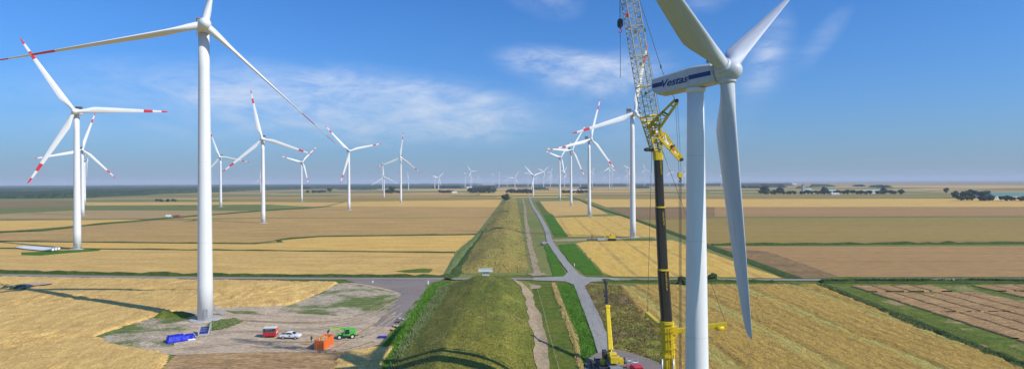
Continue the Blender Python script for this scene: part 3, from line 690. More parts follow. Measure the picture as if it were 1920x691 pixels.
for k in range(24):
    d = trng.uniform(6500, 11000); ax = trng.choice([trng.uniform(1004, 1065), trng.uniform(1120, 1345)])
    turbine('A', ((ax - 960) / 1100 * d, d, 0), trng.uniform(90, 105), 30 + trng.uniform(-12, 12), trng.uniform(0, 120), 'tiny faint turbine on the horizon behind the right-hand turbines', 'tiny far turbines behind the right row', tiny=True)

# details round the foot of the large left turbine
b1 = near_t.location.copy()

# ---- the big turbine on the right, close to the camera
hubP = at_depth(1362, 134, 92.0); YAW0 = R(46); n0 = Vector((math.sin(YAW0), -math.cos(YAW0), 0)); OH = 5.2; TILT = R(-5)
base0 = Vector((hubP.x - n0.x * OH, hubP.y - n0.y * OH, 0)); H0 = hubP.z
t0 = thing('wind_turbine', 'huge white turbine close on the right, grey weathered blades, blue stripe along its nacelle', 'wind turbine', base0, YAW0)
tw = tower_mb(H0 - 2.0, 1.95, 1.3, 56).build('tower', M['white'], t0)
for p in tw.data.polygons: pass
f = MB(); f.tube((0, 0, -.4), (0, 0, .3), 3.8, n=36); f.build('foundation', M['concrete'], t0)
seams(tw, H0 - 2.0, 1.95, 1.3, tw)
f = MB(); f.box((0, -1.95, 2.2), (1.0, .3, 2.2)); f.build('door', M['grey'], tw)
TM = Matrix.Translation((0, -OH, H0)) @ Matrix.Rotation(TILT, 4, 'X')       # shaft frame: -Y forward
e = MB()
# side profile (distance behind hub, height); section across is a chamfered box
secs = [(1.45, -1.25, 1.25, 1.25, .45), (1.9, -1.5, 1.5, 1.5, .5), (4.0, -1.6, 1.72, 1.62, .5), (5.2, -1.62, 1.78, 1.62, .5), (9.0, -1.62, 1.5, 1.62, .45), (11.4, -1.6, 1.35, 1.6, .4), (12.4, -.9, 1.28, 1.55, .35)]
rs = []
for y, zb, zt, hw, ch in secs:
    ch *= .62; cb = ch * 1.1
    rs.append([TM @ Vector(p) for p in ((-hw + cb, y, zb), (hw - cb, y, zb), (hw, y, zb + cb), (hw, y, zt - ch), (hw - ch, y, zt), (-hw + ch, y, zt), (-hw, y, zt - ch), (-hw, y, zb + cb))])
e.rings(rs, sm=False); nac0 = e.build('nacelle', M['offwhite'], t0, bevel=.12)
e = MB(); e.tube(TM @ Vector((0, 1.2, 0)), TM @ Vector((0, 1.7, 0)), 1.35, 1.35, n=32); e.build('shaft_collar', M['grey'], nac0)
e = MB(); lathe(e, [(1.3, -.35), (1.55, -.1), (1.6, .25), (1.5, .5)], 32, M=Matrix.Translation((0, 0, H0 - 2.5))); e.build('yaw_ring', M['white'], nac0)
# rooftop weather mast and hatch
e = MB(); e.bar(TM @ Vector((.3, 3.1, 2.0)), TM @ Vector((.3, 3.1, 3.0)), .08); e.box(TM @ Vector((0, 2.6, 2.15)), (.9, .7, .35)); e.build('roof_hatch', M['grey'], nac0)
# stripe on both flanks and the maker's lettering, built proud of the side
def flank(side, y, z, out=.012):
    # half width of the nacelle at y
    for a, b in zip(secs, secs[1:]):
        if a[0] <= y <= b[0]:
            k = (y - a[0]) / (b[0] - a[0]); hw = a[3] + (b[3] - a[3]) * k; break
    else: hw = secs[-1][3]
    return TM @ Vector((side * (hw + out), y, z))
def stripe_piece(side, ya, yb, za=-.36, zb=.36, sl=.25):
    mb = MB(); n = 10
    for k in range(n):
        a = ya + (yb - ya) * k / n; b = ya + (yb - ya) * (k + 1) / n
        P = [flank(side, a, za, .02), flank(side, b, za, .02), flank(side, b, zb, .02), flank(side, a, zb, .02)]
        mb.face(P if side > 0 else P[::-1])
    return mb
for side in (-1, 1):
    for ya, yb in ((1.9, 5.6), (10.35, 12.3)):
        mb = stripe_piece(side, ya, yb); o = mb.build('stripe', M['navy'], nac0)
def lettering(side):
    cu = bpy.data.curves.new('lettering', 'FONT'); cu.body = 'Vestas'; cu.size = 1.75; cu.shear = .35; cu.offset = .035; cu.extrude = .012; cu.space_character = 1.0
    tmp = bpy.data.objects.new('tmp_text', cu); COL.objects.link(tmp); bpy.context.view_layer.update()
    me = bpy.data.meshes.new_from_object(tmp.evaluated_get(bpy.context.evaluated_depsgraph_get())); bpy.data.objects.remove(tmp)
    me.name = 'lettering'; w0 = max(v.co.x for v in me.vertices) - min(v.co.x for v in me.vertices); x0 = min(v.co.x for v in me.vertices)
    for v in me.vertices:
        x, y, z = v.co; t = (x - x0) / w0; out = .025 + (z + .012)
        yy = (10.35 - t * 4.7) if side < 0 else (5.65 + t * 4.7)
        p = flank(side, yy, (y - .60) * .95 + .0, out); v.co = p
    me.materials.append(M['navy']); return link('lettering', me, None, nac0)
# seen from the camera the -X flank shows (tail on the left)
lettering(-1); lettering(1)
hb = MB(); lathe(hb, [(1.2, -1.5), (1.55, -1.25), (1.7, -.5), (1.73, .3), (1.63, 1.0), (1.35, 1.65), (.9, 2.15), (.45, 2.38), (.05, 2.43)], 40, M=TM @ Matrix.Rotation(R(90), 4, 'X'))
hub0 = hb.build('hub', M['offwhite'], t0)
bl0 = blade_mesh('blade', 40.2, 1.08, 3.9, .85, bands=False, curve=0); bl0.materials.append(M['offwhite']); bl0.materials.append(M['red'])
for k in range(3):
    o = link('blade', bl0, None, t0)
    MM = TM @ Matrix.Rotation(R(60 + 120 * k), 4, 'Y') @ Matrix.Rotation(R(-84), 4, 'Z') @ Matrix.Translation((0, 0, 1.2)); o.matrix_local = MM
    c = MB(); lathe(c, [(1.2, -.3), (1.34, .1), (1.34, .5), (1.2, .75)], 28); cc = c.build('blade_root_collar', M['offwhite'], o)
    if k == 0:
        pass

# ------------------------------------------------------------------ haze over the whole plain
hz = MB(); hz.box((0, 32000, 74), (138000, 76000, 150)); HZ = hz.build('haze', None); stuff(HZ, 'thin blue summer haze over the plain', 'haze')
hm_ = bpy.data.materials.new('haze_air'); hm_.use_nodes = True; ht = NT(hm_.node_tree); ht.n.clear()
pv = ht.add('ShaderNodeVolumePrincipled'); pv.inputs['Color'].default_value = (.82, .90, 1, 1); pv.inputs['Density'].default_value = .00008; pv.inputs['Anisotropy'].default_value = .0
ho = ht.add('ShaderNodeOutputMaterial'); ht.link(pv.outputs[0], ho.inputs['Volume']); HZ.data.materials.append(hm_)

# ------------------------------------------------------------------ the big mobile crane behind the huge turbine
CY0 = 103.0; CK = CY0 / 112.0
def cp(x, y, Y=CY0): return at_depth(x, y, Y)
cbase = cp(1256, 700); cbase.z = 0
crane = thing('mobile_crane', 'tall yellow mobile crane with black telescopic boom and lattice jib beside the huge turbine', 'crane', cbase)
def L(p): return Vector(p) - cbase           # into the crane's own frame
def boomsec(name, a, b, ra, rb, m, parent=crane, n=10):
    ra *= CK; rb *= CK; mb = MB(); a, b = L(a), L(b); q = (b - a).to_track_quat('Z', 'Y'); rs = []
    for c, r in ((a, ra), (b, rb)):
        ring = []
        for i in range(16):
            t = 2 * math.pi * (i + .5) / 16; x = math.cos(t); y = math.sin(t); k = (abs(x) ** 4 + abs(y) ** 4) ** -.25   # squircle box section
            ring.append(c + q @ Vector((r * x * k, r * 1.1 * y * k, 0)))
        rs.append(ring)
    mb.rings(rs, sm=False); return mb.build(name, m, parent)
foot = cp(1254, 704)
y1a = cp(1250, 602); d1 = cp(1243, 505); d2 = cp(1237.5, 388); d3 = cp(1234, 300); hd = cp(1233, 284)
base_sec = boomsec('base_boom', foot, y1a, 1.08, 1.08, M['yellow'])
for x, y, s_ in ((1250.5, 603, 1.22), (1251, 664, 1.25)):
    c = cp(x, y); boomsec('boom_collar', c - Vector((0, 0, .25)), c + Vector((0, 0, .25)), s_, s_, M['yellow'], base_sec)
sec1 = boomsec('telescopic_section', y1a, d1, .93, .90, M['boomdark']); sec2 = boomsec('telescopic_section', d1, d2, .82, .79, M['boomdark']); sec3 = boomsec('telescopic_section', d2, d3, .73, .70, M['boomdark'])
for c, s_, pr in ((d1, .96, sec1), (d2, .86, sec2)): boomsec('boom_collar', c - Vector((0, 0, .10)), c + Vector((0, 0, .16)), s_, s_, M['yellow'], pr)
boomsec('boom_head', d3, hd, .80, .84, M['yellow'])
mb = MB()
# ribs and hydraulic lines on the base section
for dx in (-.35, .15, .5):
    mb.bar(L(foot) + Vector((dx + .2, -1.24, .5)), L(y1a) + Vector((dx + .2, -1.24, -.6)), .09)
for y in (617, 632, 650): p = L(cp(1252, y)); mb.box(p + Vector((.4, -1.26, 0)), (.9, .14, .22)); mb.box(p + Vector((1.15, -.3, .3)), (.35, .5, .7))
mb.build('boom_ribs', M['yellow'], crane)
mb = MB(); mb.tube(L(cp(1241.5, 712, CY0 - 1.4)), L(cp(1241.5, 672, CY0 - 1.2)), .16, n=12); mb.tube(L(cp(1262.5, 712, CY0 - 1.4)), L(cp(1262.5, 672, CY0 - 1.2)), .16, n=12); mb.build('lift_cylinder', M['steel'], crane)
mb = MB(); pts = [cp(1241, 622), cp(1236, 628), cp(1235.5, 636), cp(1241, 643)]
for a, b in zip(pts, pts[1:]): mb.tube(L(a), L(b), .045, n=6, caps=False)
pts = [cp(1262, 660), cp(1265, 640), cp(1262, 650), cp(1260, 672)]
for a, b in zip(pts, pts[1:]): mb.tube(L(a), L(b), .05, n=6, caps=False)
mb.build('hydraulic_hose', M['black'], crane)
# small illegible yellow lettering running up the dark sections
lr = random.Random(4)
for (xa, ya, xb, yb) in ((1250.3, 510, 1252.5, 546), (1245, 398, 1247, 424), (1240.4, 300, 1242, 329)):
    mb = MB(); n = int((yb - ya) / 3.2)
    for k in range(n):
        p = L(cp(xa + (xb - xa) * k / n, ya + (yb - ya) * k / n, CY0 - .93 if ya > 500 else CY0 - .81 if ya > 350 else CY0 - .74)); p.x -= .16
        mb.box(p, (.26, .03, .06)); mb.box(p + Vector((-.10 if k % 2 else .1, 0, .09)), (.06, .03, .16))
        if k % 3: mb.box(p + Vector((0, 0, .15)), (.22, .03, .05))
    mb.build('boom_lettering', M['yellow'], sec1 if ya > 500 else sec2 if ya > 350 else sec3)
# lattice jib
jb, jt = cp(1217.5, 218), cp(1164, -98)
ax = (jt - jb).normalized(); side = Vector((1, .25, 0)); side = (side - ax * side.dot(ax)).normalized(); dep = ax.cross(side).normalized()
def quad(c, w_, d_): return [c + side * (w_ * sx) + dep * (d_ * sy) for sx, sy in ((-1, -1), (1, -1), (1, 1), (-1, 1))]
def lattice(name, c0, c1, w0, d0, w1, d1_, n, r, m, rd=None):
    mb = MB(); rd = rd or r * .5; prev = None
    for k in range(n + 1):
        t = k / n; q = [L(p) for p in quad(c0.lerp(c1, t), w0 + (w1 - w0) * t, d0 + (d1_ - d0) * t)]
        if prev:
            for i in range(4):
                mb.tube(prev[i], q[i], r, n=7, caps=False); j = (i + 1) % 4
                mb.tube(prev[i] if k % 2 else prev[j], q[j] if k % 2 else q[i], rd, n=5, caps=False)
        if k % 6 == 0 or k == n:
            for i in range(4): mb.tube(q[i], q[(i + 1) % 4], r * .95, n=6, caps=False)
            mb.tube(q[0], q[2], rd, n=5, caps=False)
        else:
            for i in range(4): mb.tube(q[i], q[(i + 1) % 4], rd * .7, n=4, caps=False)
        prev = q
    return mb.build(name, m, crane)
jib = lattice('lattice_jib', jb, jt.lerp(jb, .12), 1.22, .95, 1.15, .9, 30, .085, M['lattice'], .042)
lattice('jib_head', jt.lerp(jb, .12), jt, 1.15, .9, .45, .4, 5, .085, M['lattice'], .042)
lattice('jib_foot', cp(1231, 282), jb, .72, .7, 1.22, .95, 7, .13, M['yellow'], .07)
mb = MB()   # machinery and plates in the jib foot
for y, s_ in ((240, 1.5), (255, 1.3), (268, 1.15)): c = L(cp(1218 + (y - 218) * .2, y)); mb.box(c, (s_, 1.1, .16)); mb.tube(c + Vector((-.2, -.7, .5)), c + Vector((-.2, .7, .5)), .38, n=14)
mb.build('sheave_block', M['yellow'], crane)
mb = MB(); c = L(cp(1224, 281)); mb.box(c, (2.0, 1.6, .45)); mb.tube(c + Vector((-1.1, -.9, .1)), c + Vector((-1.1, .9, .1)), .3, n=10); mb.build('head_sheave', M['dark'], crane)
mb = MB()
for y in (0, 60, 120, 175): mb.tube(L(cp(1181 + y * .172, y, CY0 - 1)), L(cp(1181 + y * .172, y, CY0 + 1)), .3, n=10)
mb.build('guide_roller', M['lattice'], jib)
# small red marker bodies on the jib
mb = MB(); mb.box(L(cp(1175.5, 29, CY0 - 1.0)), (.5, .3, .55)); mb.build('warning_lamp', M['red'], jib)
# luffing struts: two-railed ladder frames
def strut(name, a, b, w0, w1, thick, offs):
    """a: foot, b: tip; rails spread by w along the picture's width direction of the frame"""
    mb = MB(); d = (b - a).normalized(); nrm = Vector((-d.z, 0, d.x)); nrm = (nrm + Vector((0, offs, 0))).normalized()
    A = [a + nrm * w0, a - nrm * w0]; B = [b + nrm * w1, b - nrm * w1]
    for p, q in zip(A, B): mb.bar(L(p), L(q), thick, thick * 1.25)
    for t in (.04, .42, .80, .97): mb.bar(L(A[0].lerp(B[0], t)), L(A[1].lerp(B[1], t)), thick * .8)
    mb.bar(L(A[0].lerp(B[0], .04)), L(A[1].lerp(B[1], .42)), .1); mb.bar(L(A[1].lerp(B[1], .04)), L(A[0].lerp(B[0], .42)), .1)
    o = mb.build(name, M['yellow'], crane)
    m2 = MB(); p = A[0].lerp(B[0], .5); q = A[1].lerp(B[1], .5); m2.bar(L(p), L(q), .9, .12); m2.tube(L(b) + Vector((0, -.5, 0)), L(b) + Vector((0, .5, 0)), .3, n=12); m2.build('strut_sheave', M['dark'], o); return o
strut('luffing_strut', cp(1228.5, 236, CY0 - .3), cp(1268, 189, CY0 - .3), .95, .33, .34, .75)
strut('luffing_strut', cp(1240, 252, CY0 - .5), cp(1277, 299, CY0 - .5), .95, .38, .34, .7)
mb = MB()
for a, b, w_ in (((1236, 238), (1242, 250), .22), ((1238, 262), (1247, 250), .2), ((1236, 270), (1244, 262), .2), ((1236, 275), (1246, 258), .16), ((1241, 250), (1241, 282), .2), ((1236, 260), (1247, 261), .26), ((1234, 240), (1241, 282), .16)):
    mb.bar(L(cp(*a, CY0 - .9)), L(cp(*b, CY0 - .9)), w_)
mb.build('head_bracing', M['yellow'], crane)
# spread guying arms on the base section
mb = MB(); ra, rb = cp(1261, 620.5, CY0), cp(1362, 606.5, CY0 - 1.5); mb.bar(L(ra), L(rb), .85, .75); o = mb.build('guying_arm', M['yellow'], crane, bevel=.05)
mb = MB(); c = L(cp(1352, 616, CY0 - 1.6)); mb.tube(c + Vector((-.9, 0, 0)), c + Vector((.5, 0, .25)), .38, n=12); mb.bar(c + Vector((.7, 0, -.2)), L(rb) + Vector((-.2, 0, 0)), .25); mb.build('guy_winch', M['yellow'], o)
mb = MB(); mb.bar(c + Vector((.6, 0, 0)), c + Vector((-.9, -.4, -2.0)), .07); mb.build('access_ladder', M['yellow'], o)
mb = MB(); la, lb = cp(1240, 611, CY0 + .5), cp(1213, 587, CY0 + 9); mb.bar(L(la), L(lb), .75, .7); o = mb.build('guying_arm', M['yellow'], crane, bevel=.05)
mb = MB(); c = L(cp(1213, 592, CY0 + 9)); mb.box(c, (.7, .7, 1.3)); mb.build('guy_winch', M['lattice'], o)
mb = MB(); mb.box(L(cp(1263, 618, CY0 - .4)), (1.0, 1.2, 1.3)); mb.bar(L(cp(1262, 630)), L(cp(1257, 655)), .3); mb.build('arm_bracket', M['yellow'], crane)
# ropes
RN = [((1163.5, -92, CY0), (1163.5, 38, CY0), .035), ((1161.8, -92, CY0), (1161.8, 38, CY0), .035), ((1266.5, 191, CY0), (1273.2, 322, CY0), .03), ((1270.5, 191, CY0), (1277, 322, CY0), .03),
      ((1222, 284, CY0), (1214, 586, CY0 + 9), .035), ((1240, 276, CY0 - .3), (1360, 603, CY0 - 1.5), .035), ((1266, 188, CY0), (1242, 134, CY0), .055), ((1242, 134, CY0), (1193, -20, CY0), .05), ((1193, -20, CY0), (1170, -90, CY0), .04),
      ((1209, 55, CY0), (1197, 33, CY0), .04), ((1204, 30, CY0), (1194, 33, CY0), .04), ((1273.3, 333, CY0), (1273.8, 700, CY0 + 1), .04), ((1275.4, 333, CY0), (1275.6, 700, CY0 + 1), .045), ((1277.3, 333, CY0), (1277.3, 700, CY0 + 1), .04),
      ((1241, 232, CY0), (1216, 100, CY0), .028), ((1243, 290, CY0), (1246, 600, CY0 + 1), .022), ((1212, 225, CY0 - 1), (1217, 262, CY0 - 1), .04), ((1217, 262, CY0 - 1), (1224, 280, CY0 - 1), .04),
      ((1205, 150, CY0 - 1), (1231, 280, CY0 - 1), .03)]
for a, b, r in RN:
    mb = MB(); mb.tube(L(cp(*a)), L(cp(*b)), r, n=6, caps=False); mb.build('rope', M['rope'], crane)
# hook blocks
def hookblock(c, w_, h_, m, hm, name):
    mb = MB(); prof = [(-w_ / 2, -h_ * .3), (-w_ * .3, -h_ / 2), (w_ * .3, -h_ / 2), (w_ / 2, -h_ * .3), (w_ / 2, h_ * .35), (w_ * .35, h_ / 2), (-w_ * .35, h_ / 2), (-w_ / 2, h_ * .35)]
    mb.prism([(L(c).x + a, L(c).z + b) for a, b in prof], L(c).y - .35, L(c).y + .35); o = mb.build(name, m, crane, bevel=.03)
    m2 = MB(); m2.tube(L(c) + Vector((0, 0, -h_ / 2)), L(c) + Vector((0, 0, -h_ * .72)), .12, n=8)
    r = w_ * .3; ce = L(c) + Vector((0, 0, -h_ * .72 - r)); pts = [ce + Vector((r * math.cos(t), 0, r * math.sin(t))) for t in [R(90 - 25 * k) for k in range(11)]]
    for a, b in zip(pts, pts[1:]): m2.tube(a, b, .09, .08, n=8)
    m2.build('hook', hm, o); return o
hookblock(cp(1163, 44), .95, 1.45, M['dark'], M['red'], 'hook_block')
hookblock(cp(1275, 328), .75, .95, M['yellow'], M['dark'], 'hook_block')
mb = MB(); mb.tube(L(cp(1163, 60)), L(cp(1163.3, 146)), .045, n=6); mb.build('sling', M['rope'], crane)
mb = MB(); mb.box(L(cp(1209, 57, CY0)), (.25, .2, .55)); mb.box(L(cp(1239, 125, CY0)), (.22, .2, .6)); mb.build('rope_clamp', M['dark'], crane)
# carrier under the boom: chassis, axles, cab, counterweight, outriggers
mb = MB(); mb.box((0, 0, 1.35), (3.0, 16, .8)); mb.box((0, 2.5, 2.1), (2.8, 8, .7)); mb.build('chassis', M['yellow'], crane, bevel=.06)
mb = MB(); mb.prism([(-9.8, .9), (-8.1, .9), (-8.1, 2.6), (-9.3, 2.7), (-9.8, 1.7)], -1.45, 1.45, M=Matrix.Rotation(R(90), 4, 'Z')); cabo = mb.build('driver_cab', M['yellow'], crane, bevel=.06)
mb = MB(); mb.box((0, -9.63, 2.15), (2.5, .06, .7), mat=Matrix.Rotation(R(-24), 4, 'X')); mb.build('windscreen', M['glass'], cabo)
for k in range(8):
    for s_ in (-1, 1):
        mb = MB(); y = -6.9 + k * 1.95; mb.tube((s_ * 1.05, y, .65), (s_ * 1.5, y, .65), .65, n=18); mb.build('wheel', M['black'], crane)
for s_ in (-1, 1):
    for y in (-5.5, 6.5):
        mb = MB(); mb.bar((s_ * 1.4, y, 1.4), (s_ * 5.2, y, 1.25), .5); mb.tube((s_ * 5.2, y, .15), (s_ * 5.2, y, 1.5), .16, n=10); mb.box((s_ * 5.2, y, .12), (1.6, 1.6, .2)); mb.build('outrigger', M['yellow'], crane)
mb = MB(); mb.box((0, -4.2, 2.6), (3.6, 2.4, .9)); mb.box((0, -4.2, 3.3), (3.2, 2.2, .5)); mb.build('counterweight', M['grey'], crane, bevel=.05)
mb = MB(); mb.box((-1.6, 1.6, 3.0), (.9, 1.8, 1.7)); mb.build('operator_cab', M['yellow'], crane, bevel=.08)

# ------------------------------------------------------------------ small telescopic crane on the road
sb = gnd(1148, 691); sb.z = 0.3
sc = thing('mobile_crane', 'smaller yellow telescopic crane standing on the road with its boom raised', 'crane', sb, R(2))
tipw = at_depth(1135.5, 527, 142.0); tip = Matrix.Rotation(-R(2), 4, 'Z') @ (tipw - sb)
pv_ = Vector((.0, 1.8, 3.0)); kn = pv_.lerp(tip, .60)
def boxbeam(name, a, b, w0, w1, m, parent, hr=1.15):
    mb = MB(); q = (b - a).to_track_quat('Z', 'Y'); rs = []
    for c, w_ in ((a, w0), (b, w1)): rs.append([c + q @ Vector((w_ / 2 * x, w_ * hr / 2 * y, 0)) for x, y in ((-1, -.7), (-.7, -1), (.7, -1), (1, -.7), (1, .7), (.7, 1), (-.7, 1), (-1, .7))])
    mb.rings(rs, sm=False); return mb.build(name, m, parent)
b0_ = boxbeam('base_boom', pv_, kn, 1.15, .95, M['yellow'], sc)
boxbeam('telescopic_section', kn, kn.lerp(tip, .93), .55, .5, M['boomdark'], sc); boxbeam('boom_collar', kn - (tip - pv_).normalized() * .5, kn + (tip - pv_).normalized() * .3, 1.25, 1.25, M['yellow'], b0_)
mb = MB(); mb.box(kn.lerp(tip, .95), (.75, .75, .7)); mb.tube(tip + Vector((-.45, 0, .1)), tip + Vector((.45, 0, .1)), .32, n=12); mb.build('boom_head', M['dark'], sc)
mb = MB(); mb.bar(kn.lerp(tip, .42) + Vector((-.45, 0, 0)), kn.lerp(tip, .60) + Vector((-.45, 0, 0)), .45); mb.bar(kn.lerp(tip, .12) + Vector((-.4, 0, 0)), kn.lerp(tip, .3) + Vector((-.4, 0, 0)), .2); mb.build('cable_reel', M['dark'], sc)
mb = MB(); mb.bar(pv_ + Vector((.62, .1, -.1)), kn + Vector((.5, 0, -.3)), .07); mb.bar(pv_ + Vector((-.1, -.72, .2)), kn + Vector((-.1, -.6, -.2)), .1); mb.build('hydraulic_hose', M['dark'], sc)
mb = MB(); mb.tube((0, .2, 2.2), pv_.lerp(kn, .35), .17, n=12); mb.build('lift_cylinder', M['steel'], sc)
mb = MB(); mb.box((0, .5, 2.3), (1.7, 4.6, 1.0)); mb.prism([(-1.9, 1.7), (.6, 1.7), (.6, 3.0), (-.4, 3.5), (-1.9, 3.0)], -.75, .75, M=Matrix.Rotation(R(90), 4, 'Z')); mb.box((.0, -2.6, 2.55), (2.0, 1.5, 1.3)); mb.build('superstructure', M['yellow'], sc, bevel=.06)
mb = MB(); mb.box((0, -2.2, 3.22), (1.2, .3, .06)); mb.box((0, -1.2, 2.2), (1.9, .6, .9)); mb.build('engine_grille', M['dark'], sc)
mb = MB(); mb.box((-1.25, 1.9, 2.4), (.85, 1.9, 1.5)); co_ = mb.build('operator_cab', M['dark'], sc, bevel=.05)
mb = MB(); mb.box((0, 0, 1.1), (2.6, 9.5, .6)); mb.build('chassis', M['grey'], sc, bevel=.05)
mb = MB(); mb.box((1.9, .3, 1.3), (.95, 1.2, 1.2)); mb.build('tool_box', M['yellow'], sc, bevel=.04)
mb = MB(); mb.box((-2.0, .3, 1.2), (.95, 1.1, 1.1)); mb.build('tool_box', M['yellow'], sc, bevel=.04)
for k in range(4):
    for s_ in (-1, 1):
        mb = MB(); y = -3.6 + k * 2.1; mb.tube((s_ * .85, y, .55), (s_ * 1.35, y, .55), .58, n=16); wv = mb.build('tyre', M['black'], sc)
for s_ in (-1, 1):
    for y in (-3.2, 2.8):
        mb = MB(); mb.bar((s_ * 1.2, y, 1.05), (s_ * 3.3, y, 1.0), .3); mb.tube((s_ * 3.3, y, .1), (s_ * 3.3, y, 1.4), .11, n=8); mb.box((s_ * 3.3, y, .1), (.9, .9, .12)); mb.build('outrigger', M['dark'], sc)
mb = MB(); q_ = [(-4.0, -.5, .1), (-2.4, -.5, .1)]; mb.box((-3.6, 1.2, .9), (1.8, 1.6, .12)); mb.box((-4.3, .3, .7), (.12, 3.0, 1.2)); mb.build('rear_platform', M['dark'], sc)
mb = MB(); mb.bar((2.5, 1.7, .2), (3.2, .9, 1.6), .12); mb.bar((2.2, 2.6, .4), (2.2, 2.6, 2.6), .06); mb.box((2.1, 2.3, .9), (.9, .6, .9)); mb.build('rigging_frame', M['grey'], sc)
struct(sheet('site_pad', [(1098, 676), (1118, 664), (1150, 656), (1180, 662), (1222, 676), (1248, 690), (1262, 800), (1080, 800)], M['darkasphalt'], z=.345))
# red vehicle with a hoop frame, half out of the picture
rv = gnd(1190, 706); rv.z = .35
t = thing('work_truck', 'bright red truck with a pale steel hoop frame, between the two cranes', 'truck', rv, R(8))
mb = MB(); mb.box((0, -1.5, 1.55), (1.9, 2.2, 1.9)); cb = mb.build('cab', M['truckred'], t, bevel=.12)
mb = MB(); mb.box((0, -2.62, 1.9), (1.6, .05, .8)); mb.build('windscreen', M['glass'], cb)
mb = MB(); mb.box((0, 1.2, .95), (1.9, 3.4, .35)); mb.box((0, .1, 1.6), (1.7, .5, 1.3)); mb.build('flatbed', M['truckred'], t, bevel=.04)
mb = MB(); pts = [Vector((1.15 * math.cos(a), 1.35 + .75 * math.sin(a), 2.5 + .12 * math.sin(2 * a))) for a in [2 * math.pi * k / 20 for k in range(21)]]
for a, b in zip(pts, pts[1:]): mb.tube(a, b, .09, n=8, caps=False)
for sx in (-1, 1): mb.bar((sx * 1.05, 1.3, 1.1), (sx * 1.2, 1.3, 3.4), .1)
mb.build('hoop_frame', M['steel'], t)
for sx in (-1, 1):
    for y in (-1.7, 1.6): mb = MB(); mb.tube((sx * .7, y, .42), (sx * 1.02, y, .42), .42, n=16); mb.build('wheel', M['black'], t)

# ------------------------------------------------------------------ hardstanding on the left
g = gnd(545, 634.5); g.z = .12
tk = thing('pickup_truck', 'white double-cab pickup truck parked in front of the red trailer', 'pickup truck', g, R(-4))
prof = [(-2.55, .55), (2.5, .5), (2.62, .95), (2.35, 1.12), (1.25, 1.22), (.5, 1.78), (-.85, 1.82), (-1.12, 1.25), (-2.55, 1.2)]
mb = MB(); mb.prism([p for p in prof[:4]] + [(1.25, 1.2), (-2.55, 1.2)], -.93, .93); body = mb.build('body', M['carwhite'], tk, bevel=.07)
mb = MB(); mb.prism([(1.2, 1.2), (.45, 1.78), (-.8, 1.8), (-1.1, 1.2)], -.80, .80); cab_ = mb.build('cabin', M['carwhite'], tk, bevel=.07)
mb = MB()
for s_ in (-1, 1): mb.prism([(.98, 1.24), (.42, 1.66), (-.7, 1.68), (-.92, 1.24)], s_ * .80, s_ * .815)
mb.prism([(1.22, 1.23), (.56, 1.71), (.6, 1.74), (1.26, 1.26)], -.7, .7); mb.prism([(-1.13, 1.26), (-.86, 1.72), (-.83, 1.72), (-1.10, 1.26)], -.7, .7); mb.build('window', M['glass'], cab_)
mb = MB(); mb.box((-1.85, 0, 1.215), (1.25, 1.5, .03)); mb.build('load_bed', M['dark'], body)
mb = MB(); mb.box((.1, -.935, .9), (.45, .02, .3)); mb.build('door_emblem', M['dark'], body)
for s_ in (-1, 1):
    mb = MB(); mb.box((2.53, s_ * .7, .95), (.1, .3, .16)); mb.build('headlight', M['steel'], tk)
    for x in (-1.6, 1.62):
        mb = MB(); mb.tube((x, s_ * .68, .4), (x, s_ * .95, .4), .4, n=18); wh = mb.build('wheel', M['black'], tk)
        mb = MB(); mb.tube((x, s_ * .945, .4), (x, s_ * .965, .4), .23, n=14); mb.build('rim', M['steel'], wh)

g = gnd(505, 633); g.z = .12
tr = thing('box_trailer', 'small red and black box trailer with pale roof behind the white pickup', 'trailer', g, R(2))
mb = MB(); mb.box((0, .85, 1.45), (3.3, 2.0, 1.95), 0); bx = mb.build('box', M['truckred'], tr, bevel=.03)
mb = MB(); mb.box((0, -.165, 1.85), (3.22, .03, 1.05)); mb.build('dark_panel', M['dark'], bx)
mb = MB(); rr = random.Random(2)
x = -1.45
while x < .75: w_ = rr.uniform(.08, .2); mb.box((x, -.19, 2.16), (w_ * .6, .02, .10)); x += w_ + (.05 if rr.random() < .8 else .25)
mb.build('sign_writing', M['carwhite'], bx)
mb = MB(); x = -1.4
while x < 1.4: w_ = rr.uniform(.1, .3); mb.box((x, -.19, 1.5), (w_, .02, rr.uniform(.15, .4))); x += w_ + .12
mb.build('printed_pattern', M['brick'], bx)
mb = MB(); mb.box((1.665, .85, 1.9), (.03, 1.2, .75)); mb.build('end_sign', M['orange'], bx); mb = MB(); mb.box((1.668, .85, 1.25), (.035, 1.3, .25), mat=Matrix.Rotation(R(14), 4, 'X')); mb.build('end_stripe', M['carwhite'], bx)
mb = MB(); mb.box((0, .85, 2.46), (3.35, 2.05, .08)); mb.build('roof', M['plaster'], tr)
mb = MB(); mb.bar((1.6, .85, .5), (2.6, .85, .45), .12); mb.build('drawbar', M['grey'], tr)
for x in (-.35, .4):
    for y in (-.12, 1.8): mb = MB(); mb.tube((x, y, .33), (x, y + .2, .33), .33, n=16); mb.build('wheel', M['black'], tr)

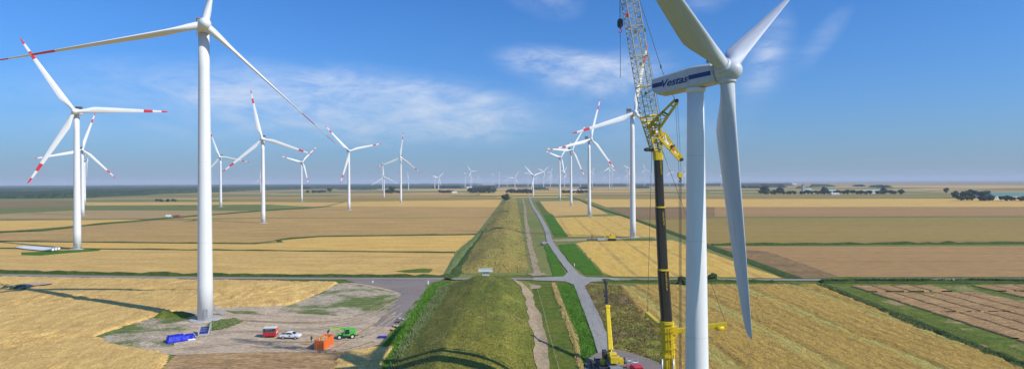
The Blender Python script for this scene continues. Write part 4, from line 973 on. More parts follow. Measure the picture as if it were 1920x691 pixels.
ca, cb_ = gnd(589.7, 656.3), gnd(606.3, 656.7); dirx = (cb_ - ca).normalized(); g = (ca + cb_) / 2; g.z = .13
ct = thing('skip_container', 'open-topped orange shipping container filled with broken timber', 'container', g, math.atan2(dirx.y, dirx.x))
W_, LL, HH = 2.3, 6.1, 2.25
mb = MB()
for sx in (-1, 1):
    n = 22
    mb.box((sx * W_ / 2, LL / 2, .12), (.12, LL, .18)); mb.box((sx * W_ / 2, LL / 2, HH), (.14, LL, .14))
    for k in range(n): y = .12 + (LL - .24) * (k + .5) / n; mb.box((sx * (W_ / 2 - (.0 if k % 2 else .05)), y, HH / 2 + .04), (.05, (LL - .24) / n + .002, HH - .2))
mb.box((0, LL / 2, .13), (W_ - .1, LL - .1, .12)); mb.box((0, LL, HH / 2), (W_, .08, HH)); bodyc = mb.build('container_wall', M['orange'], ct)
for sx in (-1, 1):
    mb = MB(); mb.box((sx * W_ / 4, .0, HH / 2), (W_ / 2 - .05, .07, HH - .02)); dr = mb.build('door', M['orange'], ct)
    mb = MB()
    for q in (.25, .75): mb.bar((sx * W_ / 2 * q, -.07, .15), (sx * W_ / 2 * q, -.07, HH - .1), .045)
    mb.box((sx * W_ / 4, -.045, HH * .55), (W_ / 2 - .15, .03, .06)); mb.box((sx * W_ / 4, -.045, HH * .3), (W_ / 2 - .15, .03, .06)); mb.build('locking_bar', M['roofred'], dr)
tf = MB(); rr = random.Random(9)
for k in range(90):
    a = Vector((rr.uniform(-.9, .9), rr.uniform(.4, 4.4), rr.uniform(1.5, 2.15))); d = Vector((rr.uniform(-1, 1), rr.uniform(-1, 1), rr.uniform(-.25, .3))).normalized() * rr.uniform(.3, 1.1)
    p, q = a - d, a + d; p.x = max(-1, min(1, p.x)); q.x = max(-1, min(1, q.x)); p.y = max(.3, p.y); q.y = max(.3, q.y); tf.bar(p, q, rr.uniform(.06, .25), .04)
tf.box((0, 2.4, .95), (2.1, 4.4, 1.3)); o = tf.build('scrap_timber', M['timberfill']); o.location = g; o.rotation_euler = ct.rotation_euler; tag(o, 'pale broken timber heaped inside the orange container', 'timber')

g = gnd(648, 634); g.z = .12
th = thing('telehandler', 'bright green telehandler reaching its boom over the orange container', 'telehandler', g, R(193))
mb = MB(); mb.prism([(-2.6, .8), (1.9, .7), (2.2, 1.0), (1.9, 1.35), (-1.2, 1.5), (-2.6, 1.9)], -.55, .55); mb.prism([(-2.6, 1.0), (-1.0, 1.0), (-.9, 1.45), (-2.6, 1.6)], -1.0, .5); mb.box((-.3, -.85, 1.0), (1.6, .5, .6)); mb.build('chassis', M['green'], th, bevel=.06)
mb = MB(); mb.prism([(-1.1, 1.1), (.5, 1.1), (.35, 2.0), (0, 2.45), (-1.0, 2.45)], .2, 1.1); cbb = mb.build('cab', M['dark'], th, bevel=.05); mb = MB(); mb.box((-.5, .65, 2.5), (1.2, 1.0, .1)); mb.bar((-1.1, 1.12, 1.1), (-1.05, 1.12, 2.45), .1); mb.bar((.5, 1.12, 1.1), (.0, 1.12, 2.45), .1); mb.box((-.3, 1.12, 1.15), (1.6, .06, .25)); mb.build('cab_frame', M['green'], cbb)
mb = MB(); mb.prism([(-1.02, 1.3), (.43, 1.3), (.3, 2.0), (-.05, 2.38), (-.95, 2.38)], 1.1, 1.12); mb.prism([(.50, 1.4), (.36, 2.0), (.05, 2.4), (.09, 2.4), (.40, 2.0), (.53, 1.4)], .3, 1.0); mb.build('window', M['glass'], cbb)
mb = MB(); mb.bar((-2.4, -.25, 2.2), (1.2, -.25, 2.45), .42, .5); bm1 = mb.build('boom', M['green'], th)
mb = MB(); mb.bar((1.2, -.25, 2.45), (4.0, -.25, 2.62), .32, .36); mb.build('boom_extension', M['lime'], bm1)
mb = MB(); mb.bar((4.0, -.25, 2.6), (4.15, -.25, 1.9), .3); mb.box((4.35, -.25, 1.85), (.35, 1.1, .6)); mb.build('grab', M['dark'], bm1)
for x in (-1.75, 1.45):
    for s_ in (-1, 1):
        mb = MB(); mb.tube((x, s_ * .72, .6), (x, s_ * 1.15, .6), .62, n=18); wh = mb.build('wheel', M['black'], th)
        mb = MB(); mb.tube((x, s_ * 1.14, .6), (x, s_ * 1.17, .6), .33, n=14); mb.build('rim', M['plaster'], wh)

# person: one continuous skinned body with head, in mid stride
def person(loc, rz, label):
    root = thing('person', label, 'person', loc, rz)
    J = dict(p=(0, 0, .95), ch=(0, 0, 1.3), n=(0, 0, 1.5), h=(0, -.02, 1.62), h2=(0, -.02, 1.74), sl=(-.19, 0, 1.42), el=(-.30, .05, 1.15), wl=(-.34, -.05, .9), hl=(-.35, -.08, .82), sr=(.19, 0, 1.42), er=(.30, 0, 1.15), wr=(.36, -.1, .92), hr=(.37, -.14, .85),
             tl=(-.1, 0, .9), kl=(-.12, -.18, .5), al=(-.13, -.08, .1), fl=(-.13, -.24, .04), tr=(.1, 0, .9), kr=(.12, .06, .5), ar=(.13, .2, .1), fr=(.13, .05, .04))
    ks = list(J); E_ = [('p', 'ch'), ('ch', 'n'), ('n', 'h'), ('h', 'h2'), ('ch', 'sl'), ('sl', 'el'), ('el', 'wl'), ('wl', 'hl'), ('ch', 'sr'), ('sr', 'er'), ('er', 'wr'), ('wr', 'hr'), ('p', 'tl'), ('tl', 'kl'), ('kl', 'al'), ('al', 'fl'), ('p', 'tr'), ('tr', 'kr'), ('kr', 'ar'), ('ar', 'fr')]
    rad = dict(p=.15, ch=.16, n=.06, h=.095, h2=.08, sl=.07, el=.05, wl=.035, hl=.035, sr=.07, er=.05, wr=.035, hr=.035, tl=.095, kl=.06, al=.045, fl=.04, tr=.095, kr=.06, ar=.045, fr=.04)
    me = bpy.data.meshes.new('body'); me.from_pydata([J[k] for k in ks], [(ks.index(a), ks.index(b)) for a, b in E_], [])
    o = link('body', me, M['cloth'], root); md = o.modifiers.new('s', 'SKIN')
    for k, sv in zip(ks, me.skin_vertices[0].data): sv.radius = (rad[k], rad[k] * .8 if k in ('p', 'ch') else rad[k])
    me.skin_vertices[0].data[0].use_root = True; s2 = o.modifiers.new('u', 'SUBSURF'); s2.levels = 2; s2.render_levels = 2
    mb = MB(); lathe(mb, [(.02, 1.60), (.085, 1.61), (.1, 1.68), (.095, 1.75), (.05, 1.80), (.01, 1.81)], 14); mb.build('hair', M['hair'], o)
    mb = MB(); mb.box((0, -.095, 1.66), (.11, .05, .12)); mb.build('face', M['skin'], o, bevel=.02)
    return root
pg_ = gnd(584, 642.5); pg_.z = .12
person(pg_, R(60), 'person in dark work clothes walking beside the orange container')

g = gnd(576, 645); g.z = .12
mb = MB()
for k in range(4): mb.box((.1 * k - .3, k * .55 - .6, .08 + .04 * (k % 2)), (2.3, .22, .08), mat=Matrix.Rotation(R(6 * k - 9), 4, 'Z'))
o = mb.build('planks', M['wood']); o.location = g; tag(o, 'loose wooden planks on the gravel at the feet of the walking person', 'planks')

# blue tarpaulin thrown over a long load
ta, tb = gnd(311, 645), gnd(367.5, 636.5); dx_ = (tb - ta); ln = dx_.length; g = ta.copy(); g.z = .12
mb = MB(); nx_, ny_ = 36, 14; ids = {}
for i in range(nx_ + 1):
    for j in range(ny_ + 1):
        u = i / nx_; v = j / ny_; hb_ = 1.55 * sstep(0, .10, u) * sstep(1, .96, u) * (1 - .18 * (u > .62)); pr_ = sstep(0, .22, v) * sstep(1, .78, v)
        z = hb_ * pr_ + .16 * noise.noise((u * 14, v * 5, 1)) * pr_ + .07 * noise.noise((u * 40, v * 12, 4)); x = u * ln + .15 * noise.noise((v * 5, u * 3, 2)); y = v * 3.0 - (.35 * noise.noise((u * 6, 0, 3)) * (1 - v)) * (1 if v < .2 else 0)
        ids[i, j] = len(mb.v); mb.v.append((x, y, max(.03, z)))
for i in range(nx_):
    for j in range(ny_): mb.f.append([ids[i, j], ids[i + 1, j], ids[i + 1, j + 1], ids[i, j + 1]]); mb.mi.append(1 if (j == 0 and i > 26) else 0); mb.sm.append(True)
o = mb.build('tarpaulin', [M['tarp'], M['carwhite']]); o.location = g; o.rotation_euler = (0, 0, math.atan2(dx_.y, dx_.x)); tag(o, 'glossy blue tarpaulin spread over a long low load near the big left turbine', 'tarpaulin')
md = o.modifiers.new('thick', 'SOLIDIFY'); md.thickness = .02

g = gnd(381, 629); g.z = .12
st = thing('steel_chute', 'grey steel stair unit with blue steps standing between the tarpaulin and the big left tower', 'stairs', g, R(14))
mb = MB()
for sx in (-1, 1): mb.prism([(-.1, 0), (.3, 0), (3.2, 1.6), (3.2, 2.6), (2.8, 2.6), (-.1, .5)], sx * 1.2 - .07, sx * 1.2 + .07, M=Matrix.Rotation(R(90), 4, 'Z'))
mb.box((0, .0, .22), (2.4, .15, .45)); mb.build('side_panel', M['steel'], st)
for k in range(4):
    mb = MB(); mb.box((0, .5 + k * .75, .35 + k * .42), (2.24, .5, .1)); mb.box((0, .27 + k * .75, .2 + k * .42), (2.24, .06, .3)); mb.build('step', M['bluebox'], st)
for sx in (-1, 1): mb = MB(); mb.bar((sx * 1.2, 3.1, 0), (sx * 1.2, 3.1, 3.0), .1); mb.build('post', M['steel'], st)

# metal steps with handrails up to the tower door
g = gnd(404, 590); g.z = .1
st = thing('access_steps', 'white railed metal steps leading up to the big left tower on its right side', 'steps', g, R(-8))
mb = MB(); mb.box((-.6, 0, 2.0), (1.6, 1.1, .1))
for k in range(8): mb.box((.35 + k * .33, 0, 1.85 - k * .23), (.3, 1.0, .05))
mb.build('tread', M['steel'], st)
for sy in (-.55, .55):
    mb = MB(); mb.bar((.2, sy, 1.95), (3.0, sy, 0), .1); mb.bar((.2, sy, 3.0), (3.0, sy, 1.0), .06); mb.bar((-1.4, sy, 3.0), (.2, sy, 3.0), .06)
    for x, z0, z1 in ((-1.3, 0, 3.0), (.2, 0, 3.0), (3.0, 0, 1.0), (1.6, 1.0, 2.0)): mb.bar((x, sy, z0), (x, sy, z1), .06)
    mb.build('handrail', M['steel'], st)
# grassy earth mound by the shadow of the tower
mc = gnd(326, 594)
def mound_h(x, y):
    dx, dy = (x - mc.x) / 5.6, (y - mc.y - 1.5) / 3.6; d = math.hypot(dx, dy)
    d2 = math.hypot((x - mc.x + 3.4) / 2.6, (y - mc.y - .5) / 2.8); return max(1.5 * max(0, 1 - d) ** .8, 2.0 * max(0, 1 - d2)) * (1 + .25 * noise.noise((x, y, 3)))
height_grid('earth_mound', fr(mc.x - 8, mc.x + 8, .35), fr(mc.y - 6, mc.y + 8, .35), mound_h, M['verge'], lift=.1)

def small_thing(name, label, cat, px, py, boxes, rz=0, group=None, z=.12):
    g = gnd(px, py); g.z = z; root = None
    if len(boxes) == 1:
        mb = MB()
        for c, s_, *r_ in boxes[0][1]: mb.box(c, s_, rz=R(r_[0]) if r_ else 0)
        o = mb.build(name, boxes[0][2], bevel=.02); o.location = g; o.rotation_euler = (0, 0, R(rz)); return tag(o, label, cat, group)
    root = thing(name, label, cat, g, R(rz), group)
    for nm_, bs, m_ in boxes:
        mb = MB()
        for c, s_, *r_ in bs: mb.box(c, s_, rz=R(r_[0]) if r_ else 0)
        mb.build(nm_, m_, root, bevel=.02)
    return root
small_thing('road_sign', 'small white sign on a post at the left edge of the dark junction', 'sign', 699, 536, [('post', [((0, 0, .7), (.08, .08, 1.4))], M['steel']), ('sign_panel', [((0, -.06, 1.7), (.55, .04, .75))], M['carwhite'])])
small_thing('marker_post', 'stout white marker post where the site road meets the dike', 'post', 803, 533, [('post', [((0, 0, .7), (.5, .4, 1.4))], M['carwhite']), ('cap', [((0, 0, 1.45), (.6, .5, .12))], M['plaster'])])
small_thing('marker_post', 'thin white post at the edge of the gravel behind the trailer', 'post', 498, 590, [('post', [((0, 0, .65), (.12, .12, 1.3))], M['plaster']), ('reflector', [((0, -.07, 1.15), (.1, .02, .2))], M['red'])])
small_thing('blue_crate', 'flat dark blue crate lying at the right edge of the hardstanding', 'crate', 717, 633, [('base', [((0, 0, .15), (2.2, 1.2, .3))], M['bluebox']), ('lid', [((0, 0, .33), (2.3, 1.3, .06))], M['tarp'])], rz=4)
rr = random.Random(8)
for k, (x, y, lab) in enumerate(((741, 613, 'pale rubble block on the kerb of the hardstanding nearest the site road'), (746, 606, 'dark timber offcut lying across the kerb of the hardstanding'), (752, 600, 'pale concrete slab lying at the ditch edge below the junction'), (738, 619, 'brown board lying at the hardstanding edge above the blue crate'))):
    g = gnd(x, y); g.z = .2; mb = MB()
    for q in range(3): mb.box((rr.uniform(-.6, .6), rr.uniform(-.4, .4), .2 + .1 * q), (rr.uniform(.6, 1.6), rr.uniform(.3, .6), rr.uniform(.15, .35)), rz=rr.uniform(0, 3))
    o = mb.build('rubble', [M['concrete'], M['bark'], M['concrete'], M['wood']][k], bevel=.03); o.location = g; tag(o, lab, 'rubble')

# the shelter on the dike gap
g = gnd(908, 514, 3.6); hz0 = dike_h(g.x, 231) + .0
hutb = Vector(((908 - 958.5) / 1100 * 232, 232, 3.2))
hut = thing('dike_shelter', 'low shelter with a pale green roof and white front edge on the dike crossing', 'shelter', hutb)
mb = MB(); mb.prism([(-.1, 1.75), (2.4, 2.35), (2.4, 2.5), (-.1, 1.9)], -2.8, 2.8, M=Matrix.Rotation(R(90), 4, 'Z')); rf = mb.build('roof', M['tealroof'] if False else M['roofgreen'], hut)
mb = MB(); mb.box((0, -.15, 1.78), (5.7, .08, .55)); mb.box((2.83, 1.1, 2.15), (.06, 2.4, .55)); mb.build('fascia', M['carwhite'], rf)
for x in (-.95, 0, .95): mb = MB(); mb.box((x, .7, .8), (.75, .5, 1.9)); mb.build('pillar', M['plaster'], hut)
mb = MB(); mb.box((0, .7, -1.5), (3.2, 1.4, 3.0)); mb.build('footing', M['concrete'], hut)

# three blades lying beside the second turbine
for k in range(3):
    bx_ = gnd(99 + k * 5.5, 471 - k * .8); o = link('turbine_blade', bladeA.copy(), None); o.data.name = 'turbine_blade'
    o.data.materials[1] = M['white']
    o.matrix_basis = Matrix.Translation((bx_.x, bx_.y, 1.3)) @ Matrix.Rotation(R(-24), 4, 'Z') @ Matrix.Rotation(R(-90), 4, 'Y') @ Matrix.Rotation(R(70), 4, 'Z') @ Matrix.Diagonal((1.0, 1.0, .78, 1))
    tag(o, ['nearest of the three white turbine blades laid on the grass', 'middle one of the three white turbine blades laid on the grass', 'farthest of the three white turbine blades laid on the grass'][k], 'turbine blade', 'turbine blades laid on the ground')
    c = MB(); c.tube((0, 0, -.25), (0, 0, .0), 1.12, n=20); cc = c.build('root_ring', M['dark'], o); c = MB(); c.tube((0, 0, -.28), (0, 0, -.2), .8, n=18); c.build('root_face', M['white'], cc)

# yellow rig on the track and dark trailer on the dike path
g = gnd(1142, 451); g.z = .2
rig = thing('drilling_rig', 'yellow machine with a long black beam lying across the farm track', 'rig', g)
mb = MB(); mb.box((2.0, 0, 2.2), (4.2, 2.6, 1.6)); mb.prism([(1, 3.0), (3.8, 3.0), (3.0, 4.6), (1.2, 4.6)], -1.2, 1.2); mb.build('body', M['yellow'], rig, bevel=.1)
mb = MB(); mb.bar((1.5, 0, 4.0), (-2.2, 0, 5.0), .7); mb.bar((-2.2, 0, 5.0), (-3.0, 0, 2.0), .6); mb.build('arm', M['yellow'], rig)
mb = MB(); mb.box((2.0, 0, .6), (5.5, 3.0, 1.1)); mb.build('track', M['black'], rig, bevel=.2)
mb = MB(); mb.box((-5.5, -.3, .9), (5, 2.0, 1.2)); mb.build('engine_unit', M['steel'], rig, bevel=.1)
mb = MB(); mb.bar((-3, 0, .7), (-15, 0, .7), .7); mb.bar((-11.5, .3, .2), (-11.5, .3, 3.6), .4); mb.build('beam', M['dark'], rig)
def box_vehicle(name, label, cat, px, py, L_, W2, H2, m, rz, cabm=None):
    g = gnd(px, py); g.z = .2; t = thing(name, label, cat, g, R(rz))
    mb = MB(); mb.box((-.15 * L_, 0, .6 + H2 * .5), (L_ * .68, W2, H2)); mb.build('body', m, t, bevel=.08)
    mb = MB(); mb.prism([(.21 * L_, .6), (.5 * L_, .6), (.5 * L_, 1.1), (.42 * L_, .6 + H2 * .8), (.21 * L_, .6 + H2 * .8)], -W2 / 2, W2 / 2); c = mb.build('cab', cabm or m, t, bevel=.08)
    mb = MB(); mb.prism([(.43 * L_, .6 + H2 * .78), (.51 * L_, 1.12), (.515 * L_, 1.14), (.435 * L_, .6 + H2 * .8)], -W2 * .42, W2 * .42); mb.build('windscreen', M['glass'], c)
    for x in (-.32, .33):
        for s_ in (-1, 1): mb = MB(); mb.tube((x * L_, s_ * (W2 / 2 - .25), .45), (x * L_, s_ * W2 / 2, .45), .45, n=14); mb.build('wheel', M['black'], t)
    return t
box_vehicle('off_road_car', 'dark grey off-road car parked at the foot of the dike by the gravel road', 'car', 1021, 459, 4.8, 1.9, 1.3, M['grey'], 20)
box_vehicle('truck', 'tiny white truck working in the stubble field far left', 'truck', 317, 407.5, 7, 2.6, 2.6, M['carwhite'], 4)
box_vehicle('harvester', 'tiny brown harvester just right of the white truck in the stubble', 'harvester', 331, 408, 7, 3.2, 2.6, M['roofred'], 184)
box_vehicle('harvester', 'tiny brown field machine with a low trailer, rightmost on the far stubble', 'harvester', 340, 408.4, 5, 2.8, 2.0, M['brick'], 0)
small_thing('marker_post', 'tiny white post in the lush grass right of the gravel road', 'post', 1077, 499, [('post', [((0, 0, .6), (.35, .35, 1.2))], M['carwhite']), ('cap', [((0, 0, 1.25), (.45, .45, .1))], M['plaster'])])

# ------------------------------------------------------------------ trees, bushes, far woods and buildings
def crown_mesh(name, seed, r=4.0, h=6.0, nl=9, nleaf=1500, leaf=.42):
    rg = random.Random(seed); mb = MB(); lob = []
    for k in range(nl):
        a = rg.uniform(0, 6.28); q = rg.uniform(.0, .62) * r; lob.append((q * math.cos(a), q * math.sin(a), rg.uniform(.22, .82) * h, rg.uniform(.32, .52) * r))
    for k in range(nleaf):
        lx, ly, lz, lr = rg.choice(lob); v = Vector((rg.gauss(0, 1), rg.gauss(0, 1), rg.gauss(0, 1))).normalized() * lr * rg.uniform(.72, 1.05)
        c = Vector((lx, ly, lz)) + Vector((v.x, v.y, v.z * .85)); n = (v.normalized() + Vector((rg.uniform(-.6, .6), rg.uniform(-.6, .6), rg.uniform(-.3, .7)))).normalized()
        t1 = n.orthogonal().normalized(); t2 = n.cross(t1); s = leaf * rg.uniform(.6, 1.4); a = rg.uniform(0, 3.14); u = t1 * math.cos(a) + t2 * math.sin(a); w_ = n.cross(u)
        mb.face([c - u * s - w_ * s * .6, c + u * s * .3 - w_ * s, c + u * s + w_ * s * .5, c - u * s * .4 + w_ * s])
    return mb.mesh(name)
crowns = [crown_mesh('crown', k, nleaf=1300) for k in range(4)]
for c in crowns: c.materials.append(M['leaf'])
bushc = [crown_mesh('foliage', 20 + k, r=2.6, h=3.0, nl=8, nleaf=1600, leaf=.26) for k in range(2)]
for c in bushc: c.materials.append(M['leaf2'])
tm_ = MB(); tm_.tube((0, 0, 0), (0.1, 0, 2.0), .32, .22, n=8); tm_.tube((.1, 0, 2.0), (.6, .3, 4.2), .18, .07, n=6); tm_.tube((.1, 0, 2.0), (-.7, .1, 4.0), .16, .06, n=6); tm_.tube((.1, 0, 2), (0, -.5, 4.6), .15, .05, n=6)
trunkm = tm_.mesh('trunk'); trunkm.materials.append(M['bark'])
tg = random.Random(12); tcount = [0]
def tree(p, s, label, group, sz=1.0):
    t = thing('tree', label, 'tree', (p.x, p.y, 0), tg.uniform(0, 6), group); t.scale = (s, s, s * sz)
    a = link('trunk', trunkm, None, t); b = link('crown', tg.choice(crowns), None, t); b.location = (0, 0, .9); return t
def treerow(x0, x1, y0, y1, n, smin, smax, label, group, sz=1.0, jit=8):
    nth = ['first', 'second', 'third', 'fourth', 'fifth', 'sixth', 'seventh', 'eighth', 'ninth']
    for k in range(n):
        x = x0 + (x1 - x0) * (k + tg.uniform(-.3, .3)) / max(1, n - 1); y = y0 + (y1 - y0) * k / max(1, n - 1)
        p = gnd(x, y); p.y += tg.uniform(-1, 1) * jit; tree(p, tg.uniform(smin, smax), (label if n > 9 else label + ', ' + nth[k] + ' from left'), group, sz)
treerow(1428, 1692, 364.5, 364, 46, 1.6, 2.5, 'dark round tree in the tree belt in front of the village church', 'trees of the village belt', .8, 12)
for x, s in ((1434, 3.6), (1461, 3.2), (1545, 3.0), (1656, 2.8)): tree(gnd(x, 364), s, {1434: 'tall dark tree at the left end of the village tree belt', 1461: 'tall tree second from the left in the village tree belt', 1545: 'tall tree right of the church tower', 1656: 'tall tree beside the pale roof near the right end of the village belt'}[x], None)
treerow(1792, 1990, 376, 377, 30, 1.3, 1.9, 'dark tree hiding the farm with the teal roof on the far right', 'trees round the teal-roofed farm', .8, 8)
treerow(1790, 1850, 371, 371, 9, 2.0, 3.0, 'taller tree standing left of the teal roof', 'taller trees left of the teal roof', .9, 8)
tree(gnd(1774, 362), 2.4, 'lone round tree in the brown field left of the teal-roofed farm', None)
treerow(881, 926, 361.5, 361.5, 26, 2.6, 3.8, 'dark tree in the dense wood clump left of the dike end', 'trees of the wood clump', .8, 30)
treerow(722, 748, 362, 362, 6, 2.0, 2.6, 'low tree around the tall dark clump behind the small white turbine', 'low trees by the small turbine', .8, 10)
tree(gnd(734, 362.5), 4.4, 'tall dark tree clump right of the small all-white turbine', None, .9)
treerow(826, 846, 362, 362, 6, 1.6, 2.4, 'small dark tree among the low farm roofs right of centre-left', 'trees at the low farm', .8, 8)
treerow(952, 998, 362, 362, 15, 1.8, 2.9, 'dark tree in the hedge beside the far end of the dike', 'trees beyond the dike end', .8, 10)
tree(gnd(949, 378), 2.3, 'dark bush-like tree at the left foot of the far dike', None)
treerow(1058, 1101, 362, 361.5, 16, 1.6, 2.4, 'dark tree around the white farm buildings behind the right row', 'trees at the white farm', .7, 8)
treerow(579, 609, 361.5, 361.5, 7, 1.7, 2.4, 'small dark tree in the short row below the far wood', 'trees in the short far row', .8, 8)
tree(gnd(619, 361.5), 3.2, 'lone dark tree right of the short far row', None)
treerow(296, 328, 378, 377.5, 7, .9, 1.3, 'low dark shrub-like tree in the field behind the big left tower', 'low trees behind the big left tower', .7, 4)
def bush(p, s, label, sz=1.0, group=None):
    t = thing('bush', label, 'bush', p, tg.uniform(0, 6), group); t.scale = (s, s, s * sz); c = link('foliage', tg.choice(bushc), None, t); c.location = (0, 0, -.35)
    mb = MB(); mb.tube((0, 0, 0), (.1, .1, .9), .12, .05, n=6); mb.tube((0, 0, 0), (-.3, .1, .9), .1, .04, n=6); mb.build('stem', M['bark'], t); return t
bush(gnd(1277, 532), 1.05, 'round dark bush beside the road left of the huge white tower', .95)
bush(gnd(1338, 525), 1.1, 'round dark bush beside the road right of the huge white tower', .85)
for k in range(7):
    bush(gnd(3 + k * 7, 545 - (k % 3) * 1.5), .55 + .2 * (k % 2), 'low dark bush in the wheat hollow at the left edge, %s from left' % ['first', 'second', 'third', 'fourth', 'fifth', 'sixth', 'seventh'][k], .7, 'bushes in the wheat hollow')
sheet('bare_ground', [(34, 537), (55, 534), (95, 532), (100, 535), (60, 540), (40, 544), (-20, 548), (-20, 545)], M['gravel'], z=.95)

def house(px, py, w_, d_, h_, rh, wall, roof, label, rz=0):
    g = gnd(px, py); t = thing('farm_building', label, 'building', (g.x, g.y, 0), R(rz))
    mb = MB(); mb.box((0, 0, h_ / 2), (w_, d_, h_)); wl = mb.build('wall', wall, t)
    mb = MB(); mb.prism([(-d_ / 2 - .5, h_), (d_ / 2 + .5, h_), (0, h_ + rh)], -w_ / 2 - .5, w_ / 2 + .5, M=Matrix.Rotation(R(90), 4, 'Z')); mb.build('roof', roof, t)
    for k in range(max(2, int(w_ / 8))): x = -w_ / 2 + w_ * (k + .5) / max(2, int(w_ / 8)); mb = MB(); mb.box((x, -d_ / 2 - .03, h_ * .5), (1.6, .1, 1.4)); mb.build('window', M['glass'], wl)
    return t
house(1553, 361, 48, 18, 6, 5, M['plaster'], M['roofgreen'], 'long barn with pale green roof right of the church tower')
house(1636, 362.5, 62, 20, 6, 5.5, M['plaster'], M['roofgreen'], 'longest barn with pale green roof near the right end of the tree belt')
house(1565, 364.5, 22, 10, 3, 2, M['carwhite'], M['plaster'], 'low white shed in front of the village trees')
house(1888, 373.5, 70, 24, 7, 6, M['plaster'], M['tealroof'], 'wide farm barn with dark teal roof among trees on the far right')
house(1833, 371, 18, 10, 5, 3.5, M['plaster'], M['roofgreen'], 'small pale-roofed house left of the teal-roofed barn')
house(1522, 362, 16, 10, 4, 4, M['plaster'], M['roofred'], 'brown-roofed house just right of the church tower')
house(838, 361.5, 40, 14, 4, 5, M['brick'], M['roofred'], 'low brown-roofed farmhouse left of the dark wood clump')
house(852, 362, 18, 12, 4, 3, M['carwhite'], M['plaster'], 'small white shed right of the low brown-roofed farmhouse')
house(972, 361.5, 40, 14, 4, 5, M['brick'], M['roofred'], 'dark farmhouse among the trees beyond the dike end')
house(989, 362, 14, 10, 4, 3, M['carwhite'], M['roofgreen'], 'small pale shed at the right end of the trees beyond the dike')
house(1080, 361, 30, 14, 6, 5, M['carwhite'], M['plaster'], 'white barn in the farm behind the right row of turbines')
house(1089, 361.5, 22, 12, 6, 5, M['carwhite'], M['carwhite'], 'brightest white shed on the right of the farm behind the right row')
house(1064, 361.5, 26, 12, 4, 5, M['brick'], M['roofred'], 'brown farmhouse at the left end of the farm behind the right row')
wr_ = random.Random(6)
for k, (x, y, lb) in enumerate(((1395, 346, 'tiny white sheds far off, leftmost right of the huge tower'), (1485, 345.5, 'tiny white building on the horizon left of the church tower'), (1490, 346, 'second tiny white building on the horizon left of the church tower'), (880, 353, 'tiny white building above the wood clump'))):
    house(x, y, 34, 20, 8, 4, M['carwhite'], M['carwhite'], lb)
g = gnd(1506.5, 361.5); chh = at_depth(1506, 345, g.y).z
t = thing('church', 'square pale church tower rising above the village tree belt', 'church', (g.x, g.y, 0))
mb = MB(); mb.box((0, 0, chh * .42), (9.5, 9.5, chh * .84)); tw = mb.build('tower', M['stone'], t)
mb = MB(); mb.prism([(-5, chh * .84), (5, chh * .84), (0, chh)], -4.9, 4.9); mb.build('tower_roof', M['roofgreen'], t)
for z in (.5, .7): mb = MB(); mb.box((0, -4.8, chh * z), (1.8, .15, 2.6)); mb.build('belfry_opening', M['dark'], tw)
mb = MB(); mb.box((14, 0, 4.5), (20, 11, 9)); nv = mb.build('nave', M['stone'], t); mb = MB(); mb.prism([(-6.2, 9), (6.2, 9), (0, 15)], 4.6, 24.6, M=Matrix.Rotation(R(-90), 4, 'Z')); mb.build('nave_roof', M['roofgreen'], t)
for x in (8, 13, 18): mb = MB(); mb.box((x, -5.55, 5), (1.3, .12, 4)); mb.build('window', M['dark'], nv)

def canopy(name, px, m, hh, step, amp, label, kmul=1.0):
    """far wood seen as one mass: lumpy tree-top surface with steep edges"""
    poly = [tuple(gnd(*p)[:2]) for p in px]
    x0, x1 = min(p[0] for p in poly), max(p[0] for p in poly); y0, y1 = min(p[1] for p in poly), max(p[1] for p in poly)
    mb = MB(); ids = {}; ins = {}
    nx, ny = int((x1 - x0) / step) + 2, int((y1 - y0) / (step * kmul)) + 2
    def I(i, j):
        if (i, j) not in ins:
            x, y = x0 + i * step, y0 + j * step * kmul; ins[i, j] = inside((x + 60 * noise.noise((x * .004, y * .004, 1)), y + 90 * noise.noise((x * .004, y * .004, 5))), poly) and noise.noise((x * .0022, y * .0016, 9)) > -.28
        return ins[i, j]
    def vid(i, j):
        if (i, j) not in ids:
            x, y = x0 + i * step, y0 + j * step * kmul; r_ = random.Random(i * 7919 + j)
            ids[i, j] = len(mb.v); mb.v.append((x + r_.uniform(-.3, .3) * step, y + r_.uniform(-.3, .3) * step, (hh + amp * noise.noise((x * .006, y * .004, 2)) + r_.uniform(-.35, .35) * amp) if I(i, j) else 0))
        return ids[i, j]
    for i in range(nx):
        for j in range(ny):
            if I(i, j) or I(i + 1, j) or I(i, j + 1) or I(i + 1, j + 1): mb.f.append([vid(i, j), vid(i + 1, j), vid(i + 1, j + 1), vid(i, j + 1)]); mb.mi.append(0); mb.sm.append(False)
    return stuff(mb.build(name, m), label, 'wood')
canopy('far_wood', [(-300, 374), (60, 372.5), (150, 371), (300, 364), (420, 359), (560, 355), (560, 351), (-300, 353)], M['forest'], 12, 12, 6, 'dark wood stretching to the horizon on the left')
canopy('far_wood', [(-300, 353), (700, 349.5), (900, 347.5), (900, 346), (-300, 350)], M['forest'], 16, 40, 8, 'farthest wood along the left horizon', 4)
canopy('far_treeline', [(560, 354.5), (930, 352.5), (930, 350.5), (560, 351.8)], M['forest'], 14, 22, 6, 'hazy tree line across the middle distance left of the dike', 3)
canopy('far_treeline', [(930, 350.5), (1480, 348.3), (1480, 346.6), (930, 348.5)], M['forest'], 16, 28, 7, 'hazy tree line across the middle distance right of the dike', 3)
